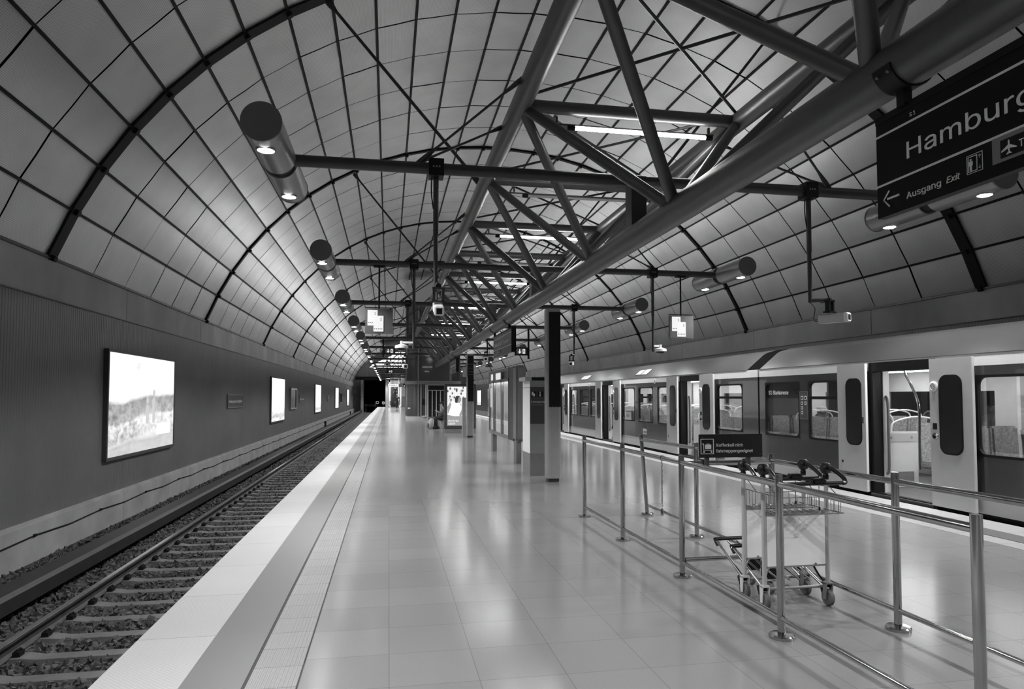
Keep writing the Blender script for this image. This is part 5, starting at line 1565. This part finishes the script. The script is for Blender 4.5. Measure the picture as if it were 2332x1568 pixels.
    b = MB(); b.obox(fc - Vector((0, 0, .055)) - f * .01, sd * .024, f * .006, (0, 0, .005)); b.build('mouth', 'dgrey', r)
    return r
def Vx(*a): return Vector(a)
sy = 33.88
J = dict(pelvis=Vx(2.72, sy, .53), chest=Vx(2.68, sy, .90), neck=Vx(2.64, sy, 1.08), head=Vx(2.60, sy, 1.21),
         shl=Vx(2.66, sy - .17, .99), ell=Vx(2.58, sy - .22, .74), wrl=Vx(2.40, sy - .10, .84), shr=Vx(2.66, sy + .17, .99), elr=Vx(2.58, sy + .2, .74), wrr=Vx(2.40, sy + .08, .84),
         hipl=Vx(2.68, sy - .09, .51), knl=Vx(2.33, sy - .11, .53), anl=Vx(2.36, sy - .12, .10), hipr=Vx(2.68, sy + .09, .51), knr=Vx(2.30, sy + .1, .55), anr=Vx(2.24, sy + .1, .10))
person((2.6, sy, 0), 'seated person in a grey jacket and dark trousers, bending over their hands on the bench', J, (-1, 0, -.15), 'cloth2', 'cloth', 'hair')
def walker(x, y, z, h, face, label, top, bottom, hair, stride=.16):
    k = h / 1.75; s_ = face
    def q(a, b_, c): return Vx(x + a * k, y + b_ * k * s_, z + c * k)
    J = dict(pelvis=q(0, 0, .94), chest=q(0, .0, 1.28), neck=q(0, .01, 1.48), head=q(0, .03, 1.62), shl=q(-.18, 0, 1.40), ell=q(-.24, -.06, 1.13), wrl=q(-.25, .06, .90), shr=q(.18, 0, 1.40), elr=q(.25, -.02, 1.13), wrr=q(.20, .14, .98),
             hipl=q(-.09, 0, .90), knl=q(-.09, stride * .7, .50), anl=q(-.09, stride, .10), hipr=q(.09, 0, .90), knr=q(.09, -.02, .50), anr=q(.09, -stride * 1.2, .12))
    return person((x, y, z), label, J, (0, s_, 0), top, bottom, hair)
walker(1.06, 83.5, 0, 1.86, -1, 'person in dark clothes walking towards the camera in front of the escalator', 'cloth', 'cloth', 'cloth3')
walker(1.0, 105.6, 1.44, 1.7, -1, 'person in dark clothes standing high on the escalator', 'cloth', 'cloth', 'hair', .02)
r = thing('backpack', (2.02, 33.75, 0), 'pale grey backpack standing on the floor by the seated person', 'bag')
b = MB(); b.lathe((0, 0, 0), [(.10, 0), (.155, .06), (.16, .25), (.13, .42), (.07, .50), (.02, .52)], 16); b.v = [(2.03 + x + z * .16, 33.72 + y * .75, z) for x, y, z in b.v]; b.build('sack', 'cloth3', r, True)
b = MB(); b.lathe((0, 0, 0), [(.05, 0), (.10, .03), (.10, .18), (.05, .22)], 12); b.v = [(1.90 + x * .6 + z * .1, 33.68 + y, .07 + z) for x, y, z in b.v]; b.build('pocket', 'cloth2', r, True)
b = MB(); b.path([(2.05, 33.72, .48), (2.12, 33.72, .60), (2.18, 33.72, .5)], .012, 6); b.build('strap', 'cloth', r, True)
r = thing('bag', (2.28, 33.6, 0), 'black soft bag on the floor at the seated person\'s feet', 'bag')
b = MB(); b.lathe((0, 0, 0), [(.05, 0), (.17, .02), (.18, .09), (.10, .16), (.02, .17)], 14); b.v = [(2.32 + x, 33.5 + y * .7, z) for x, y, z in b.v]; b.build('sack', 'plastic', r, True); b = MB(); b.path([(2.22, 33.5, .12), (2.3, 33.5, .22), (2.42, 33.5, .12)], .012, 6); b.build('strap', 'cloth', r, True)
# passenger behind the carriage window
py_ = 12.47; px_ = 8.62
J = dict(pelvis=Vx(px_, py_, .52), chest=Vx(px_, py_ - .03, .92), neck=Vx(px_, py_ - .07, 1.12), head=Vx(px_, py_ - .13, 1.24), shl=Vx(px_ - .19, py_ - .02, 1.03), ell=Vx(px_ - .24, py_ - .14, .78), wrl=Vx(px_ - .12, py_ - .34, .68), shr=Vx(px_ + .19, py_ - .02, 1.03), elr=Vx(px_ + .24, py_ - .14, .78), wrr=Vx(px_ + .12, py_ - .34, .68),
         hipl=Vx(px_ - .09, py_ - .02, .52), knl=Vx(px_ - .1, py_ - .44, .52), anl=Vx(px_ - .1, py_ - .44, .12), hipr=Vx(px_ + .09, py_ - .02, .52), knr=Vx(px_ + .1, py_ - .44, .52), anr=Vx(px_ + .1, py_ - .44, .12))
pr = person((px_, py_, .04), 'passenger in pale clothes and a light cap sitting behind the carriage window', J, (0, -1, -.2), 'cloth3', 'cloth2', 'cloth2')
b = MB(); b.lathe((0, 0, 0), [(.105, 0), (.11, .03), (.09, .085), (.04, .11), (.01, .115)], 18); b.v = [(px_ + x, py_ - .12 + y, 1.29 + z) for x, y, z in b.v]; b.obox((px_, py_ - .26, 1.295), (.07, 0, 0), (0, .07, -.012), (0, 0, .006)); b.build('cap', 'cloth3', pr, True)
